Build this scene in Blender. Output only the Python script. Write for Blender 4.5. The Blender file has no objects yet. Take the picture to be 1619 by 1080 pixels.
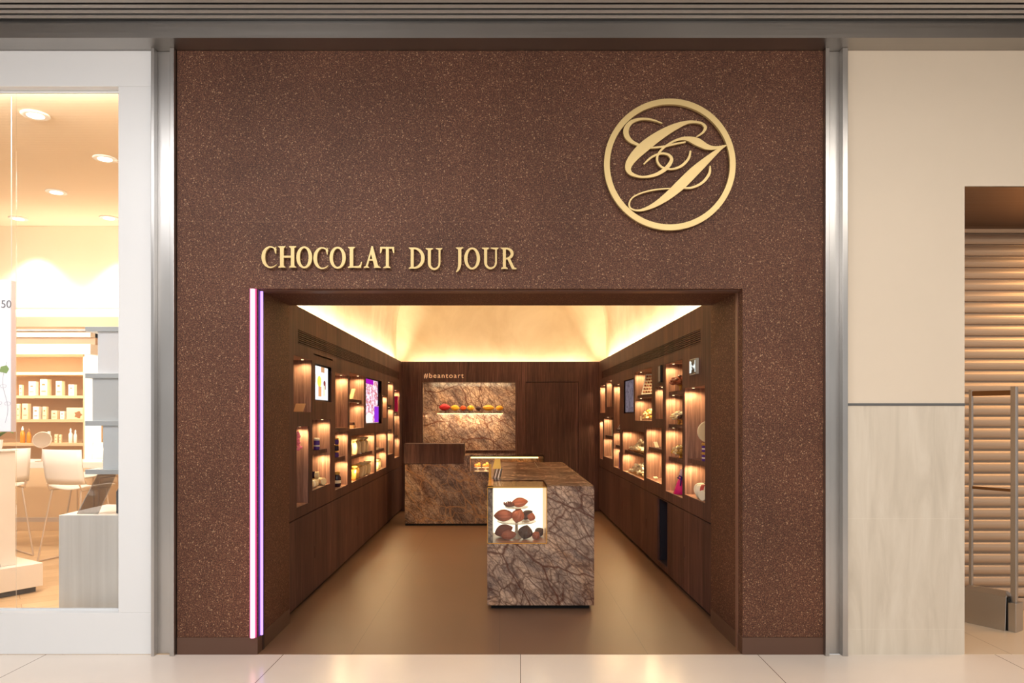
import bpy, bmesh, math, random
from mathutils import Vector, Matrix
from mathutils.geometry import tessellate_polygon
random.seed(7)
sc = bpy.context.scene
col = sc.collection
PI = math.pi

# ------------------------------------------------------------------ camera
# facade front is the plane y = 0, corridor is y < 0, shop interior is y > 0, floor is z = 0
cam_d = bpy.data.cameras.new('camera'); cam = bpy.data.objects.new('camera', cam_d); col.objects.link(cam)
cam.location = (0, -4.5635, 1.5); cam.rotation_euler = (PI/2, 0, 0)
cam_d.sensor_fit = 'HORIZONTAL'; cam_d.sensor_width = 36; cam_d.lens = 36*1150/1619
cam_d.shift_x = 16.5/1619; cam_d.shift_y = 117/1619; cam_d.clip_start = .05
sc.camera = cam
sc.view_settings.view_transform = 'Standard'; sc.view_settings.look = 'None'
sc.view_settings.gamma = 1; sc.view_settings.use_curve_mapping = False
sc.view_settings.exposure = 0.5

# ------------------------------------------------------------------ world and large lights
w = bpy.data.worlds.new('world'); sc.world = w; w.use_nodes = True
bg = w.node_tree.nodes['Background']; bg.inputs[0].default_value = (1, .97, .935, 1); bg.inputs[1].default_value = .43

def area(name, loc, size, power, color=(1, 1, 1), rot=(0, 0, 0), size_y=None, spread=PI):
    l = bpy.data.lights.new(name, 'AREA'); l.energy = power; l.color = color
    l.shape = 'RECTANGLE'; l.size = size; l.size_y = size_y or size; l.spread = spread
    o = bpy.data.objects.new(name, l); col.objects.link(o); o.location = loc; o.rotation_euler = rot
    return o
def spot(name, loc, power, color, angle=90, blend=.6, rot=(0, 0, 0), r=.03):
    l = bpy.data.lights.new(name, 'SPOT'); l.energy = power; l.color = color
    l.spot_size = math.radians(angle); l.spot_blend = blend; l.shadow_soft_size = r
    o = bpy.data.objects.new(name, l); col.objects.link(o); o.location = loc; o.rotation_euler = rot
    return o
NEU = (1, .93, .84); WARM = (1, .70, .38); AMB = (1, .71, .36)
# corridor ceiling light panels
area('corridor_light', (-2.2, -2.7, 3.84), 3.0, 84, (1, .975, .96), (math.radians(12), 0, 0), 1.0)
area('corridor_light', (2.6, -2.7, 3.84), 3.0, 62, (1, .92, .82), (math.radians(12), 0, 0), 1.0)
area('corridor_light', (0, -5.6, 3.84), 6.0, 150, (1, .94, .88), (math.radians(20), 0, 0), 1.2)
# cove lights above the wall cabinets
COVE = (1, .80, .54)
area('cove_light', (-1.60, 3.75, 2.24), .05, 62, COVE, (0, math.radians(180-8), 0), 6.0)
area('cove_light', (1.57, 3.75, 2.24), .05, 62, COVE, (0, math.radians(180+8), 0), 6.0)
area('cove_light', (0, 6.88, 2.24), 2.9, 13, COVE, (math.radians(180-6), 0, 0), .04)  # strip added behind the rear wall top to brighten the end wall
area('rear_fill', (.1, 5.0, 3.9), 1.8, 11, (1, .78, .60), (math.radians(42), 0, 0), .3)  # unseen fill lamp added to lighten the rear wall
# downlights under the vault
for y in (1.5, 3.0, 4.5, 5.9):
    for x in (-.85, .95):
        spot('vault_spot', (x*(.82 if x < 0 else 1.08), y, 3.85), 78, (1, .62, .28), 33, 1.0, (0, 0, 0), .06)
# neighbour shop on the left
LS = (1, .88, .74)
area('left_shop_fill', (-4.3, .19, 3.66), 3.6, 95, LS, (math.radians(38), 0, 0), .10)  # fill lamp added out of view behind the window header
area('left_shop_fill', (-4.3, 3.72, 2.66), 3.6, 20, LS, (math.radians(180-20), 0, 0), .10)  # hidden uplight added to brighten the shop ceiling
area('left_fascia_fill', (-6.3, 3.95, 2.562), 3.4, 20, (1, .88, .74), (math.radians(60), 0, 0), .035)  # fill lamp added behind the ledge to whiten the fascia rails
# lamp in the recess of the shuttered shop
area('recess_light', (5.0, .5, 2.86), 1.5, 26, (1, .55, .22), (0, 0, 0), .5)

# ------------------------------------------------------------------ materials
def srgb(r, g, b):
    f = lambda c: (c/255/12.92) if c/255 <= .04045 else ((c/255+.055)/1.055)**2.4
    return (f(r), f(g), f(b), 1)
def newmat(name):
    m = bpy.data.materials.new(name); m.use_nodes = True
    nt = m.node_tree; b = nt.nodes['Principled BSDF']
    return m, nt, b
def mat(name, c, rough=.5, metal=0, emit=None, es=0, coat=0, spec=.5, alpha=1):
    m, nt, b = newmat(name)
    if len(c) == 3: c = (*c, 1)
    b.inputs['Base Color'].default_value = c; b.inputs['Roughness'].default_value = rough
    b.inputs['Metallic'].default_value = metal; b.inputs['Coat Weight'].default_value = coat
    b.inputs['Specular IOR Level'].default_value = spec
    if emit:
        b.inputs['Emission Color'].default_value = (*emit, 1); b.inputs['Emission Strength'].default_value = es
    # faint mottling keeps every surface procedural rather than flat
    n = nt.nodes.new('ShaderNodeTexNoise'); n.inputs['Scale'].default_value = 14
    mr = nt.nodes.new('ShaderNodeMapRange'); mr.inputs[3].default_value = max(0, rough-.04); mr.inputs[4].default_value = min(1, rough+.04)
    nt.links.new(n.outputs[0], mr.inputs[0]); nt.links.new(mr.outputs[0], b.inputs['Roughness'])
    return m
class NT:
    def __init__(s, nt): s.nt = nt
    def n(s, t, **k):
        x = s.nt.nodes.new(t)
        for a, v in k.items(): setattr(x, a, v)
        return x
    def l(s, a, b): s.nt.links.new(a, b)
    def pos(s): return s.n('ShaderNodeNewGeometry').outputs['Position']
    def math(s, op, a, b=None, c=None):
        x = s.n('ShaderNodeMath', operation=op)
        for i, v in enumerate((a, b, c)):
            if v is None: continue
            if isinstance(v, (int, float)): x.inputs[i].default_value = v
            else: s.l(v, x.inputs[i])
        return x.outputs[0]
    def noise(s, vec, scale, detail=3, rough=.5, dist=0):
        x = s.n('ShaderNodeTexNoise'); x.inputs['Scale'].default_value = scale; x.inputs['Detail'].default_value = detail
        x.inputs['Roughness'].default_value = rough; x.inputs['Distortion'].default_value = dist
        s.l(vec, x.inputs['Vector']); return x.outputs[0]
    def ramp(s, fac, stops, interp='LINEAR'):
        x = s.n('ShaderNodeValToRGB'); cr = x.color_ramp; cr.interpolation = interp
        while len(cr.elements) < len(stops): cr.elements.new(.5)
        for e, (p, c) in zip(cr.elements, stops):
            e.position = p; e.color = c if len(c) == 4 else (*c, 1)
        s.l(fac, x.inputs[0]); return x.outputs[0]
    def mix(s, f, a, b, mode='MIX'):
        x = s.n('ShaderNodeMix', data_type='RGBA', blend_type=mode)
        for i, v in ((0, f), (6, a), (7, b)):
            if isinstance(v, (int, float)): x.inputs[i].default_value = v
            elif isinstance(v, tuple): x.inputs[i].default_value = v
            else: s.l(v, x.inputs[i])
        return x.outputs[2]
    def scale(s, vec, sc_):
        x = s.n('ShaderNodeVectorMath', operation='MULTIPLY'); s.l(vec, x.inputs[0]); x.inputs[1].default_value = sc_
        return x.outputs[0]
    def bump(s, h, st, dist=.002):
        x = s.n('ShaderNodeBump'); x.inputs['Strength'].default_value = st; x.inputs['Distance'].default_value = dist
        s.l(h, x.inputs['Height']); return x.outputs[0]
    def xyz(s, vec):
        x = s.n('ShaderNodeSeparateXYZ'); s.l(vec, x.inputs[0]); return x.outputs

def m_aggregate():
    m, nt, b = newmat('brown_aggregate'); N = NT(nt); p = N.pos()
    def chips(sc_):
        v = N.n('ShaderNodeTexVoronoi'); v.inputs['Scale'].default_value = sc_; N.l(p, v.inputs['Vector'])
        return N.xyz(v.outputs['Color'])[0]
    f = N.noise(p, 150, 3, .8)
    f2 = N.noise(p, 1.6, 3)
    base = N.ramp(f, [(.36, srgb(48, 27, 20)), (.50, srgb(92, 57, 42)), (.62, srgb(122, 82, 62))])
    base = N.mix(N.ramp(chips(230), [(.84, (0, 0, 0)), (.95, (.55, .55, .55))]), base, srgb(168, 128, 100))
    base = N.mix(N.ramp(chips(170), [(.96, (0, 0, 0)), (.98, (.6, .6, .6))]), base, srgb(200, 166, 134))
    base = N.mix(N.ramp(chips(190), [(.14, (.5, .5, .5)), (.24, (0, 0, 0))]), base, srgb(44, 23, 16))
    tone = N.ramp(f2, [(.35, (.80, .75, .70)), (.65, (1.05, 1.0, .95))])
    c = N.mix(1.0, base, tone, 'MULTIPLY')
    X, Y, Z = N.xyz(p)
    # cast joints between the panels
    j1 = N.math('LESS_THAN', N.math('ABSOLUTE', N.math('ADD', X, .012)), .0016)
    j2 = N.math('LESS_THAN', N.math('ABSOLUTE', N.math('SUBTRACT', Z, 2.718)), .0014)
    c = N.mix(N.math('MULTIPLY', N.math('MAXIMUM', j1, j2), .35), c, srgb(135, 100, 82))
    N.l(c, b.inputs['Base Color']); b.inputs['Roughness'].default_value = .6
    b.inputs['Specular IOR Level'].default_value = .35
    N.l(N.bump(f, .3, .002), b.inputs['Normal'])
    return m
def m_wood(name, k=1.0, tint=(1, 1, 1)):
    m, nt, b = newmat(name); N = NT(nt); p = N.pos(); X, Y, Z = N.xyz(p)
    s = N.math('ADD', N.math('MULTIPLY', X, 1.0), Y)
    pid = N.math('FLOOR', N.math('DIVIDE', s, .19))
    wn = N.n('ShaderNodeTexWhiteNoise', noise_dimensions='1D'); N.l(pid, wn.inputs['W'])
    grain = N.noise(N.scale(p, (55, 55, 2.2)), 1, 5, .65, .6)
    broad = N.noise(N.scale(p, (9, 9, .7)), 1, 2)
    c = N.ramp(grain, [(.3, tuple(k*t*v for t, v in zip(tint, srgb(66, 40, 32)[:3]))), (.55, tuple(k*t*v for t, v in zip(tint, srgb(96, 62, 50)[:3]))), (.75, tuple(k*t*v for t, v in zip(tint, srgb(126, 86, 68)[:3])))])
    v = N.math('ADD', N.math('MULTIPLY', wn.outputs[0], .55), N.math('MULTIPLY', broad, .7))
    sh = N.ramp(v, [(.2, (.62, .60, .60)), (.95, (1.3, 1.27, 1.25))])
    c = N.mix(1.0, c, sh, 'MULTIPLY')
    fr = N.math('FRACT', N.math('DIVIDE', s, .19))
    j = N.math('LESS_THAN', fr, .008)
    c = N.mix(N.math('MULTIPLY', j, .45), c, (.01, .006, .005, 1))
    N.l(c, b.inputs['Base Color']); b.inputs['Roughness'].default_value = .55
    b.inputs['Specular IOR Level'].default_value = .3
    N.l(N.bump(grain, .15, .002), b.inputs['Normal'])
    return m
def m_marble(name, sc1=2.6, bright=1.0, seed=0.0, vc=(84, 42, 24), vs=.95):
    m, nt, b = newmat(name); N = NT(nt); p0 = N.pos()
    a = N.n('ShaderNodeVectorMath', operation='ADD'); N.l(p0, a.inputs[0]); a.inputs[1].default_value = (seed, seed*.7, seed*1.3)
    r = N.n('ShaderNodeVectorRotate'); r.rotation_type = 'EULER_XYZ'; r.inputs['Rotation'].default_value = (.2, .75, .35); N.l(a.outputs[0], r.inputs[0])
    p = N.scale(r.outputs[0], (1.0, 1.0, .48))
    d = N.n('ShaderNodeTexNoise'); d.inputs['Scale'].default_value = 2.4; d.inputs['Detail'].default_value = 6; d.inputs['Roughness'].default_value = .62; N.l(p, d.inputs['Vector'])
    off = N.n('ShaderNodeVectorMath', operation='MULTIPLY_ADD'); N.l(d.outputs[1], off.inputs[0]); off.inputs[1].default_value = (.55, .55, .55); N.l(p, off.inputs[2])
    d2 = N.n('ShaderNodeTexNoise'); d2.inputs['Scale'].default_value = 3.2; d2.inputs['Detail'].default_value = 3; N.l(p, d2.inputs['Vector'])
    off2 = N.n('ShaderNodeVectorMath', operation='MULTIPLY_ADD'); N.l(d2.outputs[1], off2.inputs[0]); off2.inputs[1].default_value = (.17, .17, .17); N.l(p, off2.inputs[2])
    def vein(scale, w):
        v = N.n('ShaderNodeTexVoronoi', feature='DISTANCE_TO_EDGE'); v.inputs['Scale'].default_value = scale
        N.l(off2.outputs[0], v.inputs['Vector'])
        mr = N.n('ShaderNodeMapRange'); mr.inputs[1].default_value = 0; mr.inputs[2].default_value = w; mr.inputs[3].default_value = 1; mr.inputs[4].default_value = 0
        N.l(v.outputs[0], mr.inputs[0]); return mr.outputs[0]
    mask = N.ramp(N.noise(p, 2.3, 3), [(.42, (.25, .25, .25)), (.58, (1, 1, 1))])
    big = vein(sc1, .022); mid = vein(sc1*2.3, .035); fine = vein(sc1*6, .07); hair = vein(sc1*14, .12)
    body = N.noise(off.outputs[0], 7, 10, .8)
    tone = N.noise(p, 3.4, 4, .6, .8)
    k = bright
    K = lambda *c: tuple(k*v for v in srgb(*c)[:3])
    c = N.ramp(body, [(.34, K(70, 58, 54)), (.46, K(138, 118, 106)), (.54, K(176, 152, 132)), (.64, K(204, 182, 162)), (.74, K(132, 110, 98))])
    c = N.mix(1.0, c, N.ramp(tone, [(.34, (.46, .43, .45)), (.45, (.95, .88, .86)), (.54, (1.16, 1.02, .92)), (.66, (.84, .60, .44))]), 'MULTIPLY')
    c = N.mix(N.math('MULTIPLY', hair, .55), c, (*K(74, 50, 40), 1))
    c = N.mix(N.math('MULTIPLY', fine, .75), c, (*K(78, 46, 32), 1))
    c = N.mix(N.math('MULTIPLY', N.math('MULTIPLY', mid, mask), vs*.9), c, (*K(*vc), 1))
    c = N.mix(N.math('MULTIPLY', big, vs), c, (*K(*vc), 1))
    N.l(c, b.inputs['Base Color']); b.inputs['Roughness'].default_value = .2
    b.inputs['Specular IOR Level'].default_value = .4
    return m
def m_travertine():
    m, nt, b = newmat('pale_travertine'); N = NT(nt); p = N.pos()
    g = N.noise(N.scale(p, (7, 7, 1.0)), 1.3, 7, .6, .8)
    c = N.ramp(g, [(.3, srgb(200, 190, 174)), (.5, srgb(213, 203, 187)), (.68, srgb(221, 212, 197))])
    X, Y, Z = N.xyz(p)
    j = N.math('MAXIMUM', N.math('LESS_THAN', N.math('ABSOLUTE', N.math('SUBTRACT', Z, .853)), .0016), N.math('LESS_THAN', N.math('ABSOLUTE', N.math('SUBTRACT', Z, .158)), .0016))
    c = N.mix(N.math('MULTIPLY', j, .6), c, srgb(228, 220, 205))
    N.l(c, b.inputs['Base Color']); b.inputs['Roughness'].default_value = .35
    return m
def m_tilefloor(name, col1, jointc, x0, px, y0, py, slope=0.0, rough=.25, width=.004, var=.04):
    m, nt, b = newmat(name); N = NT(nt); p = N.pos(); X, Y, Z = N.xyz(p)
    xs = N.math('SUBTRACT', N.math('SUBTRACT', X, x0), N.math('MULTIPLY', Y, slope))
    def line(v, per):
        if per is None: return None
        fr = N.math('FRACT', N.math('DIVIDE', N.math('ADD', v, per*50+width/2), per))
        return N.math('LESS_THAN', fr, width/per)
    j = line(xs, px); j2 = line(N.math('SUBTRACT', Y, y0), py)
    if j2 is not None: j = N.math('MAXIMUM', j, j2)
    n = N.noise(p, 1.2, 4)
    base = N.ramp(n, [(.3, tuple(v*(1-var) for v in col1[:3])), (.7, tuple(min(1, v*(1+var)) for v in col1[:3]))])
    N.l(N.mix(j, base, jointc), b.inputs['Base Color']); b.inputs['Roughness'].default_value = rough
    return m
def m_plaster(name, c1, c2, sc_=1.1):
    m, nt, b = newmat(name); N = NT(nt); p = N.pos()
    n = N.noise(p, sc_, 5, .6, .5)
    N.l(N.ramp(n, [(.35, c1), (.65, c2)]), b.inputs['Base Color']); b.inputs['Roughness'].default_value = .85
    return m
def m_brushed(name, c, rough=.32, axis=2, k=160):
    m, nt, b = newmat(name); N = NT(nt); p = N.pos()
    s = [k, k, k]; s[axis] = 1.2
    g = N.noise(N.scale(p, tuple(s)), 1, 2)
    big = N.noise(p, 1.1, 3)
    mr = N.n('ShaderNodeMapRange'); mr.inputs[3].default_value = rough-.06; mr.inputs[4].default_value = rough+.10; N.l(g, mr.inputs[0])
    b.inputs['Metallic'].default_value = 1
    N.l(N.ramp(big, [(.35, tuple(v*.86 for v in c[:3])), (.65, c)]), b.inputs['Base Color'])
    N.l(mr.outputs[0], b.inputs['Roughness'])
    return m
def m_glass(name, tint=(1, 1, 1, 1), refl=1.0):
    m = bpy.data.materials.new(name); m.use_nodes = True; nt = m.node_tree; nt.nodes.clear(); N = NT(nt)
    t = N.n('ShaderNodeBsdfTransparent'); t.inputs[0].default_value = tint
    g = N.n('ShaderNodeBsdfGlossy'); g.inputs['Roughness'].default_value = .02
    fr = N.n('ShaderNodeFresnel'); fr.inputs[0].default_value = 1.45
    mx = N.n('ShaderNodeMixShader'); N.l(N.math('MULTIPLY', fr.outputs[0], refl), mx.inputs[0]); N.l(t.outputs[0], mx.inputs[1]); N.l(g.outputs[0], mx.inputs[2])
    o = N.n('ShaderNodeOutputMaterial'); N.l(mx.outputs[0], o.inputs[0])
    return m
def m_emit(name, c, s):
    m = bpy.data.materials.new(name); m.use_nodes = True; nt = m.node_tree; nt.nodes.clear(); N = NT(nt)
    e = N.n('ShaderNodeEmission'); e.inputs[0].default_value = (*c[:3], 1); e.inputs[1].default_value = s
    o = N.n('ShaderNodeOutputMaterial'); N.l(e.outputs[0], o.inputs[0]); return m
def m_woodfloor():
    m, nt, b = newmat('light_oak_boards'); N = NT(nt); p = N.pos()
    r = N.n('ShaderNodeVectorRotate'); r.rotation_type = 'Z_AXIS'; r.inputs['Angle'].default_value = -.62; N.l(p, r.inputs[0])
    br = N.n('ShaderNodeTexBrick'); br.inputs['Scale'].default_value = 1; br.inputs['Brick Width'].default_value = 1.2; br.inputs['Row Height'].default_value = .2
    br.inputs['Mortar Size'].default_value = .003
    br.inputs['Color1'].default_value = srgb(205, 172, 132); br.inputs['Color2'].default_value = srgb(186, 152, 112); br.inputs['Mortar'].default_value = srgb(150, 112, 76)
    N.l(r.outputs[0], br.inputs['Vector'])
    N.l(br.outputs[0], b.inputs['Base Color']); b.inputs['Roughness'].default_value = .35
    return m
M = {}
M['agg'] = m_aggregate()
M['wood'] = m_wood('dark_walnut_panel', .98, (.96, 1.08, 1.32))
M['nwood'] = m_wood('lit_walnut_lining', 3.1, (1.0, 1.32, 1.42))  # panel walnut with the niche lamplight brightened into its base colour
M['marble'] = m_marble('brown_forest_marble', 2.4, 1.0)
M['marble2'] = m_marble('brown_forest_marble_counter', 3.6, .85, 3.1, (186, 136, 92), .75)
M['marble3'] = m_marble('brown_forest_marble_wall', 2.6, 1.0, 7.7)
M['trav'] = m_travertine()
M['beige'] = m_plaster('beige_paint', srgb(219, 206, 188), srgb(224, 211, 193), .5)
M['white'] = mat('white_lacquer', srgb(232, 234, 236), .35)
M['cfloor'] = m_tilefloor('corridor_tile', srgb(232, 220, 208), srgb(120, 104, 92), .119, 1.488, -.02, None, .0261, .22, .005)
M['sfloor'] = m_tilefloor('taupe_tile', srgb(116, 86, 66), srgb(86, 62, 48), -.012, .93, .62, None, 0, .42, .003)
M['rfloor'] = m_tilefloor('warm_lit_tile', srgb(214, 196, 172), srgb(150, 130, 108), 3.2, 1.488, .4, None, 0, .3, .004)  # corridor tile with the warm lamplight put into its colour
M['vault'] = m_plaster('cream_lime_plaster', srgb(214, 196, 164), srgb(234, 220, 192), 1.3)
M['steel'] = m_brushed('brushed_steel', srgb(196, 194, 192), .30, 2)
M['steelh'] = m_brushed('brushed_steel_beam', srgb(176, 172, 168), .34, 0)
M['slat'] = mat('grey_painted_slat', srgb(172, 169, 166), .4)
M['shut'] = mat('shutter_metal', srgb(196, 174, 152), .42, .25)
M['bronze'] = m_brushed('bronze_soffit', srgb(140, 108, 78), .3, 0, 60)
M['base'] = mat('brown_painted_skirting', srgb(92, 64, 50), .4)
M['black'] = mat('black_recess', (.006, .005, .005), .7)
M['gold'] = mat('satin_gold_lettering', srgb(206, 180, 124), .38, .35)
M['brass'] = mat('polished_brass', srgb(214, 160, 78), .22, 1)
M['glass'] = m_glass('clear_glass', (.97, .985, .98, 1))
M['wglass'] = m_glass('window_glass', (.97, .975, .98, 1), .8)
M['led'] = m_emit('warm_led', (1, .64, .24), 3)
M['ledspot'] = m_emit('niche_lamp_glow', (1, .72, .38), 2)
M['panel_light'] = m_emit('backlit_panel', (1, .86, .58), 1.5)
M['pink'] = m_emit('pink_neon', (1, .36, .52), 1.9)
M['violet'] = m_emit('violet_neon', (.48, .26, 1.0), 1.7)
M['chan'] = mat('glow_tint_channel', srgb(190, 60, 130), .5)  # magenta base colour carries the glow of the pink tube
M['pod'] = mat('cocoa_pod_skin', srgb(176, 92, 56), .5)
M['podd'] = mat('cocoa_pod_dark_skin', srgb(92, 58, 40), .5)

# ------------------------------------------------------------------ mesh helpers
def wloc(o):
    v = Vector((0, 0, 0))
    while o: v += o.location; o = o.parent
    return v
class MB:
    def __init__(s): s.v = []; s.f = []
    def add(s, vs, fs):
        k = len(s.v); s.v += [tuple(v) for v in vs]; s.f += [tuple(i+k for i in f) for f in fs]; return s
    def box(s, x0, x1, y0, y1, z0, z1):
        return s.add([(x0, y0, z0), (x1, y0, z0), (x1, y1, z0), (x0, y1, z0), (x0, y0, z1), (x1, y0, z1), (x1, y1, z1), (x0, y1, z1)],
                     [(0, 3, 2, 1), (4, 5, 6, 7), (0, 1, 5, 4), (1, 2, 6, 5), (2, 3, 7, 6), (3, 0, 4, 7)])
    def hexa(s, p): # 8 points: bottom 4, top 4
        return s.add(p, [(0, 3, 2, 1), (4, 5, 6, 7), (0, 1, 5, 4), (1, 2, 6, 5), (2, 3, 7, 6), (3, 0, 4, 7)])
    def lathe(s, c, prof, n=24, M3=None, flute=None):
        vs = []; fs = []
        for i, (r, z) in enumerate(prof):
            for k in range(n):
                a = 2*PI*k/n
                rr = r*(1+(flute[1]*math.cos(flute[0]*a) if flute else 0))
                v = Vector((rr*math.cos(a), rr*math.sin(a), z))
                if M3: v = M3 @ v
                vs.append(v+Vector(c))
        for i in range(len(prof)-1):
            for k in range(n):
                k2 = (k+1) % n
                fs.append((i*n+k, i*n+k2, (i+1)*n+k2, (i+1)*n+k))
        fs.append(tuple(range(n-1, -1, -1))); fs.append(tuple((len(prof)-1)*n+k for k in range(n)))
        return s.add(vs, fs)
    def tube(s, pts, r, n=8, closed=False):
        pts = [Vector(p) for p in pts]; m = len(pts)
        rs = r if isinstance(r, (list, tuple)) else [r]*m
        vs = []; fs = []
        up = None
        for i, p in enumerate(pts):
            a = pts[(i-1) % m] if (closed or i > 0) else pts[i]; b = pts[(i+1) % m] if (closed or i < m-1) else pts[i]
            t = (b-a).normalized()
            if up is None: up = Vector((0, 0, 1)) if abs(t.z) < .9 else Vector((1, 0, 0))
            u = t.cross(up).normalized(); v = u.cross(t).normalized(); up = v
            for k in range(n):
                an = 2*PI*k/n; vs.append(p+rs[i]*(math.cos(an)*u+math.sin(an)*v))
        for i in range(m if closed else m-1):
            j = (i+1) % m
            for k in range(n):
                k2 = (k+1) % n; fs.append((i*n+k, i*n+k2, j*n+k2, j*n+k))
        if not closed:
            fs.append(tuple(range(n-1, -1, -1))); fs.append(tuple((m-1)*n+k for k in range(n)))
        return s.add(vs, fs)
    def prism(s, loops, y0, y1, fx=None):
        # loops of (x, z); first outer, others holes; extruded from y0 (front) to y1
        L3 = [[Vector((x, z, 0)) for x, z in lp] for lp in loops]
        tris = tessellate_polygon(L3); flat = [p for lp in loops for p in lp]; n = len(flat)
        vs = [(x, y0, z) for x, z in flat]+[(x, y1, z) for x, z in flat]
        fs = [tuple(t) for t in tris]+[tuple(i+n for i in reversed(t)) for t in tris]
        k = 0
        for lp in loops:
            m = len(lp)
            for i in range(m): fs.append((k+i, k+(i+1) % m, n+k+(i+1) % m, n+k+i))
            k += m
        return s.add(vs, fs)
    def build(s, name, m, parent=None, local=False, smooth=False, bevel=0, origin=None, fix=True):
        if parent is None:
            if origin is None:
                xs = [v[0] for v in s.v]; ys = [v[1] for v in s.v]; zs = [v[2] for v in s.v]
                origin = Vector(((min(xs)+max(xs))/2, (min(ys)+max(ys))/2, min(zs)))
            off = Vector(origin)
        else: off = Vector((0, 0, 0)) if local else wloc(parent)
        me = bpy.data.meshes.new(name)
        me.from_pydata([(v[0]-off.x, v[1]-off.y, v[2]-off.z) for v in s.v], [], s.f); me.update()
        if fix:
            bm = bmesh.new(); bm.from_mesh(me); bmesh.ops.recalc_face_normals(bm, faces=bm.faces); bm.to_mesh(me); bm.free()
        if smooth:
            for p in me.polygons: p.use_smooth = True
        ms = m if isinstance(m, (list, tuple)) else [m]
        for q in ms: me.materials.append(M[q] if isinstance(q, str) else q)
        o = bpy.data.objects.new(name, me); col.objects.link(o)
        if parent is None: o.location = off
        else: o.parent = parent
        if bevel:
            b = o.modifiers.new('bevel', 'BEVEL'); b.width = bevel; b.segments = 2; b.limit_method = 'ANGLE'
        return o
def tag(o, label, cat, group=None):
    o['label'] = label; o['category'] = cat
    if group: o['group'] = group
    return o
def struct(o, label=None):
    o['kind'] = 'structure'
    if label: o['label'] = label
    return o
def empty(name, loc, rz=0, label=None, cat=None, group=None):
    o = bpy.data.objects.new(name, None); col.objects.link(o); o.location = loc; o.rotation_euler = (0, 0, rz); o.empty_display_size = .1
    if label: tag(o, label, cat, group)
    return o
def copy_tree(o, parent=None):
    c = o.copy(); col.objects.link(c)
    if parent: c.parent = parent
    for ch in list(o.children): copy_tree(ch, c)
    return c
def B(*a): return MB().box(*a)
def cr(pts, per=14):
    # smooth curve through (x, y, w) points
    P = [pts[0]]+list(pts)+[pts[-1]]; out = []
    for i in range(1, len(P)-2):
        p0, p1, p2, p3 = P[i-1], P[i], P[i+1], P[i+2]
        for k in range(per):
            t = k/per
            out.append(tuple(.5*((2*b)+(-a+c)*t+(2*a-5*b+4*c-d)*t*t+(-a+3*b-3*c+d)*t**3) for a, b, c, d in zip(p0, p1, p2, p3)))
    out.append(tuple(pts[-1])); return out
def ribbon(mb, pts, y0, y1):
    # pts (x, z, width) -> extruded ribbon between y0 and y1
    n = len(pts); L_ = []; R_ = []
    for i, (x, z, wd) in enumerate(pts):
        a = pts[max(0, i-1)]; b = pts[min(n-1, i+1)]; dx, dz = b[0]-a[0], b[1]-a[1]; q = math.hypot(dx, dz) or 1
        nx, nz = -dz/q*wd/2, dx/q*wd/2; L_.append((x+nx, z+nz)); R_.append((x-nx, z-nz))
    vs = []; fs = []
    for i in range(n):
        vs += [(L_[i][0], y0, L_[i][1]), (R_[i][0], y0, R_[i][1]), (R_[i][0], y1, R_[i][1]), (L_[i][0], y1, L_[i][1])]
    for i in range(n-1):
        for k in range(4): fs.append((4*i+k, 4*i+(k+1) % 4, 4*i+4+(k+1) % 4, 4*i+4+k))
    fs += [(0, 1, 2, 3), tuple(4*(n-1)+k for k in (3, 2, 1, 0))]
    mb.add(vs, fs)

# ------------------------------------------------------------------ structure: corridor
TOP = 3.79
struct(B(-30, 30, -30, 0, -.1, 0).build('floor', 'cfloor'), 'pale polished tile floor of the mall corridor')
mb = MB()
y = -.1525-.028
while y > -8.6:
    mb.box(-9, 9, y-.031, y, 3.893, 3.897); y -= .056
struct(B(-9, 9, -9, -.1525, 3.99, 4.02).build('ceiling', 'black'), 'black board standing in for the dark void above the slat ceiling of the corridor')  # black base colour supplies the shade between the slats
struct(mb.build('ceiling', 'slat'), 'grey linear slat ceiling of the mall corridor')
struct(B(-9, 9, -.1525, .35, TOP+.0005, 3.893).box(-9, 9, -.1525, -.10, 3.893, 3.99).build('trim_1', 'steelh'), 'long brushed metal beam running above all shopfronts')
def steel_column(xs, nm, lab):
    a, b, c, d = xs
    mb = MB().box(a, b, -.036, .012, 0, TOP).box(c, d, -.036, .012, 0, TOP).box(a, d, .012, .03, 0, TOP)
    struct(mb.build(nm, 'steel', bevel=.002), lab)
steel_column((-2.183, -2.163, -2.067, -2.040), 'trim_2', 'brushed steel channel column left of the brown facade')
steel_column((2.018, 2.042, 2.124, 2.157), 'trim_3', 'brushed steel channel column right of the brown facade')

# brown aggregate front
XL, XR_, ZO, DE = -1.532, 1.512, 2.294, .69
mb = MB().prism([[(-2.036, .107), (XL, .107), (XL, ZO), (XR_, ZO), (XR_, .107), (2.018, .107), (2.018, TOP), (-2.036, TOP)]], 0, DE)
struct(mb.build('wall_front', 'agg', bevel=.003), 'speckled dark brown aggregate shopfront wall around the entrance')
struct(B(-2.036, XL+.003, -.004, DE, 0, .107).build('baseboard_left', 'base', bevel=.0015), 'brown skirting at the foot of the left pier')
struct(B(XR_-.003, 2.018, -.004, DE, 0, .107).build('baseboard_right', 'base', bevel=.0015), 'brown skirting at the foot of the right pier')
# shutter guide running round the opening
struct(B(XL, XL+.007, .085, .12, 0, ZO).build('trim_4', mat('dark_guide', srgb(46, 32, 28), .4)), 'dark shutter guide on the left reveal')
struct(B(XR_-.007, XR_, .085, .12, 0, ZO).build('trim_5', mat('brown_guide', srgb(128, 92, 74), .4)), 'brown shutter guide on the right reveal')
struct(B(XL, XR_, .03, .12, ZO-.008, ZO).build('trim_6', mat('brown_guide_top', srgb(104, 72, 58), .4)), 'brown shutter slot cover along the head of the entrance')
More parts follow.
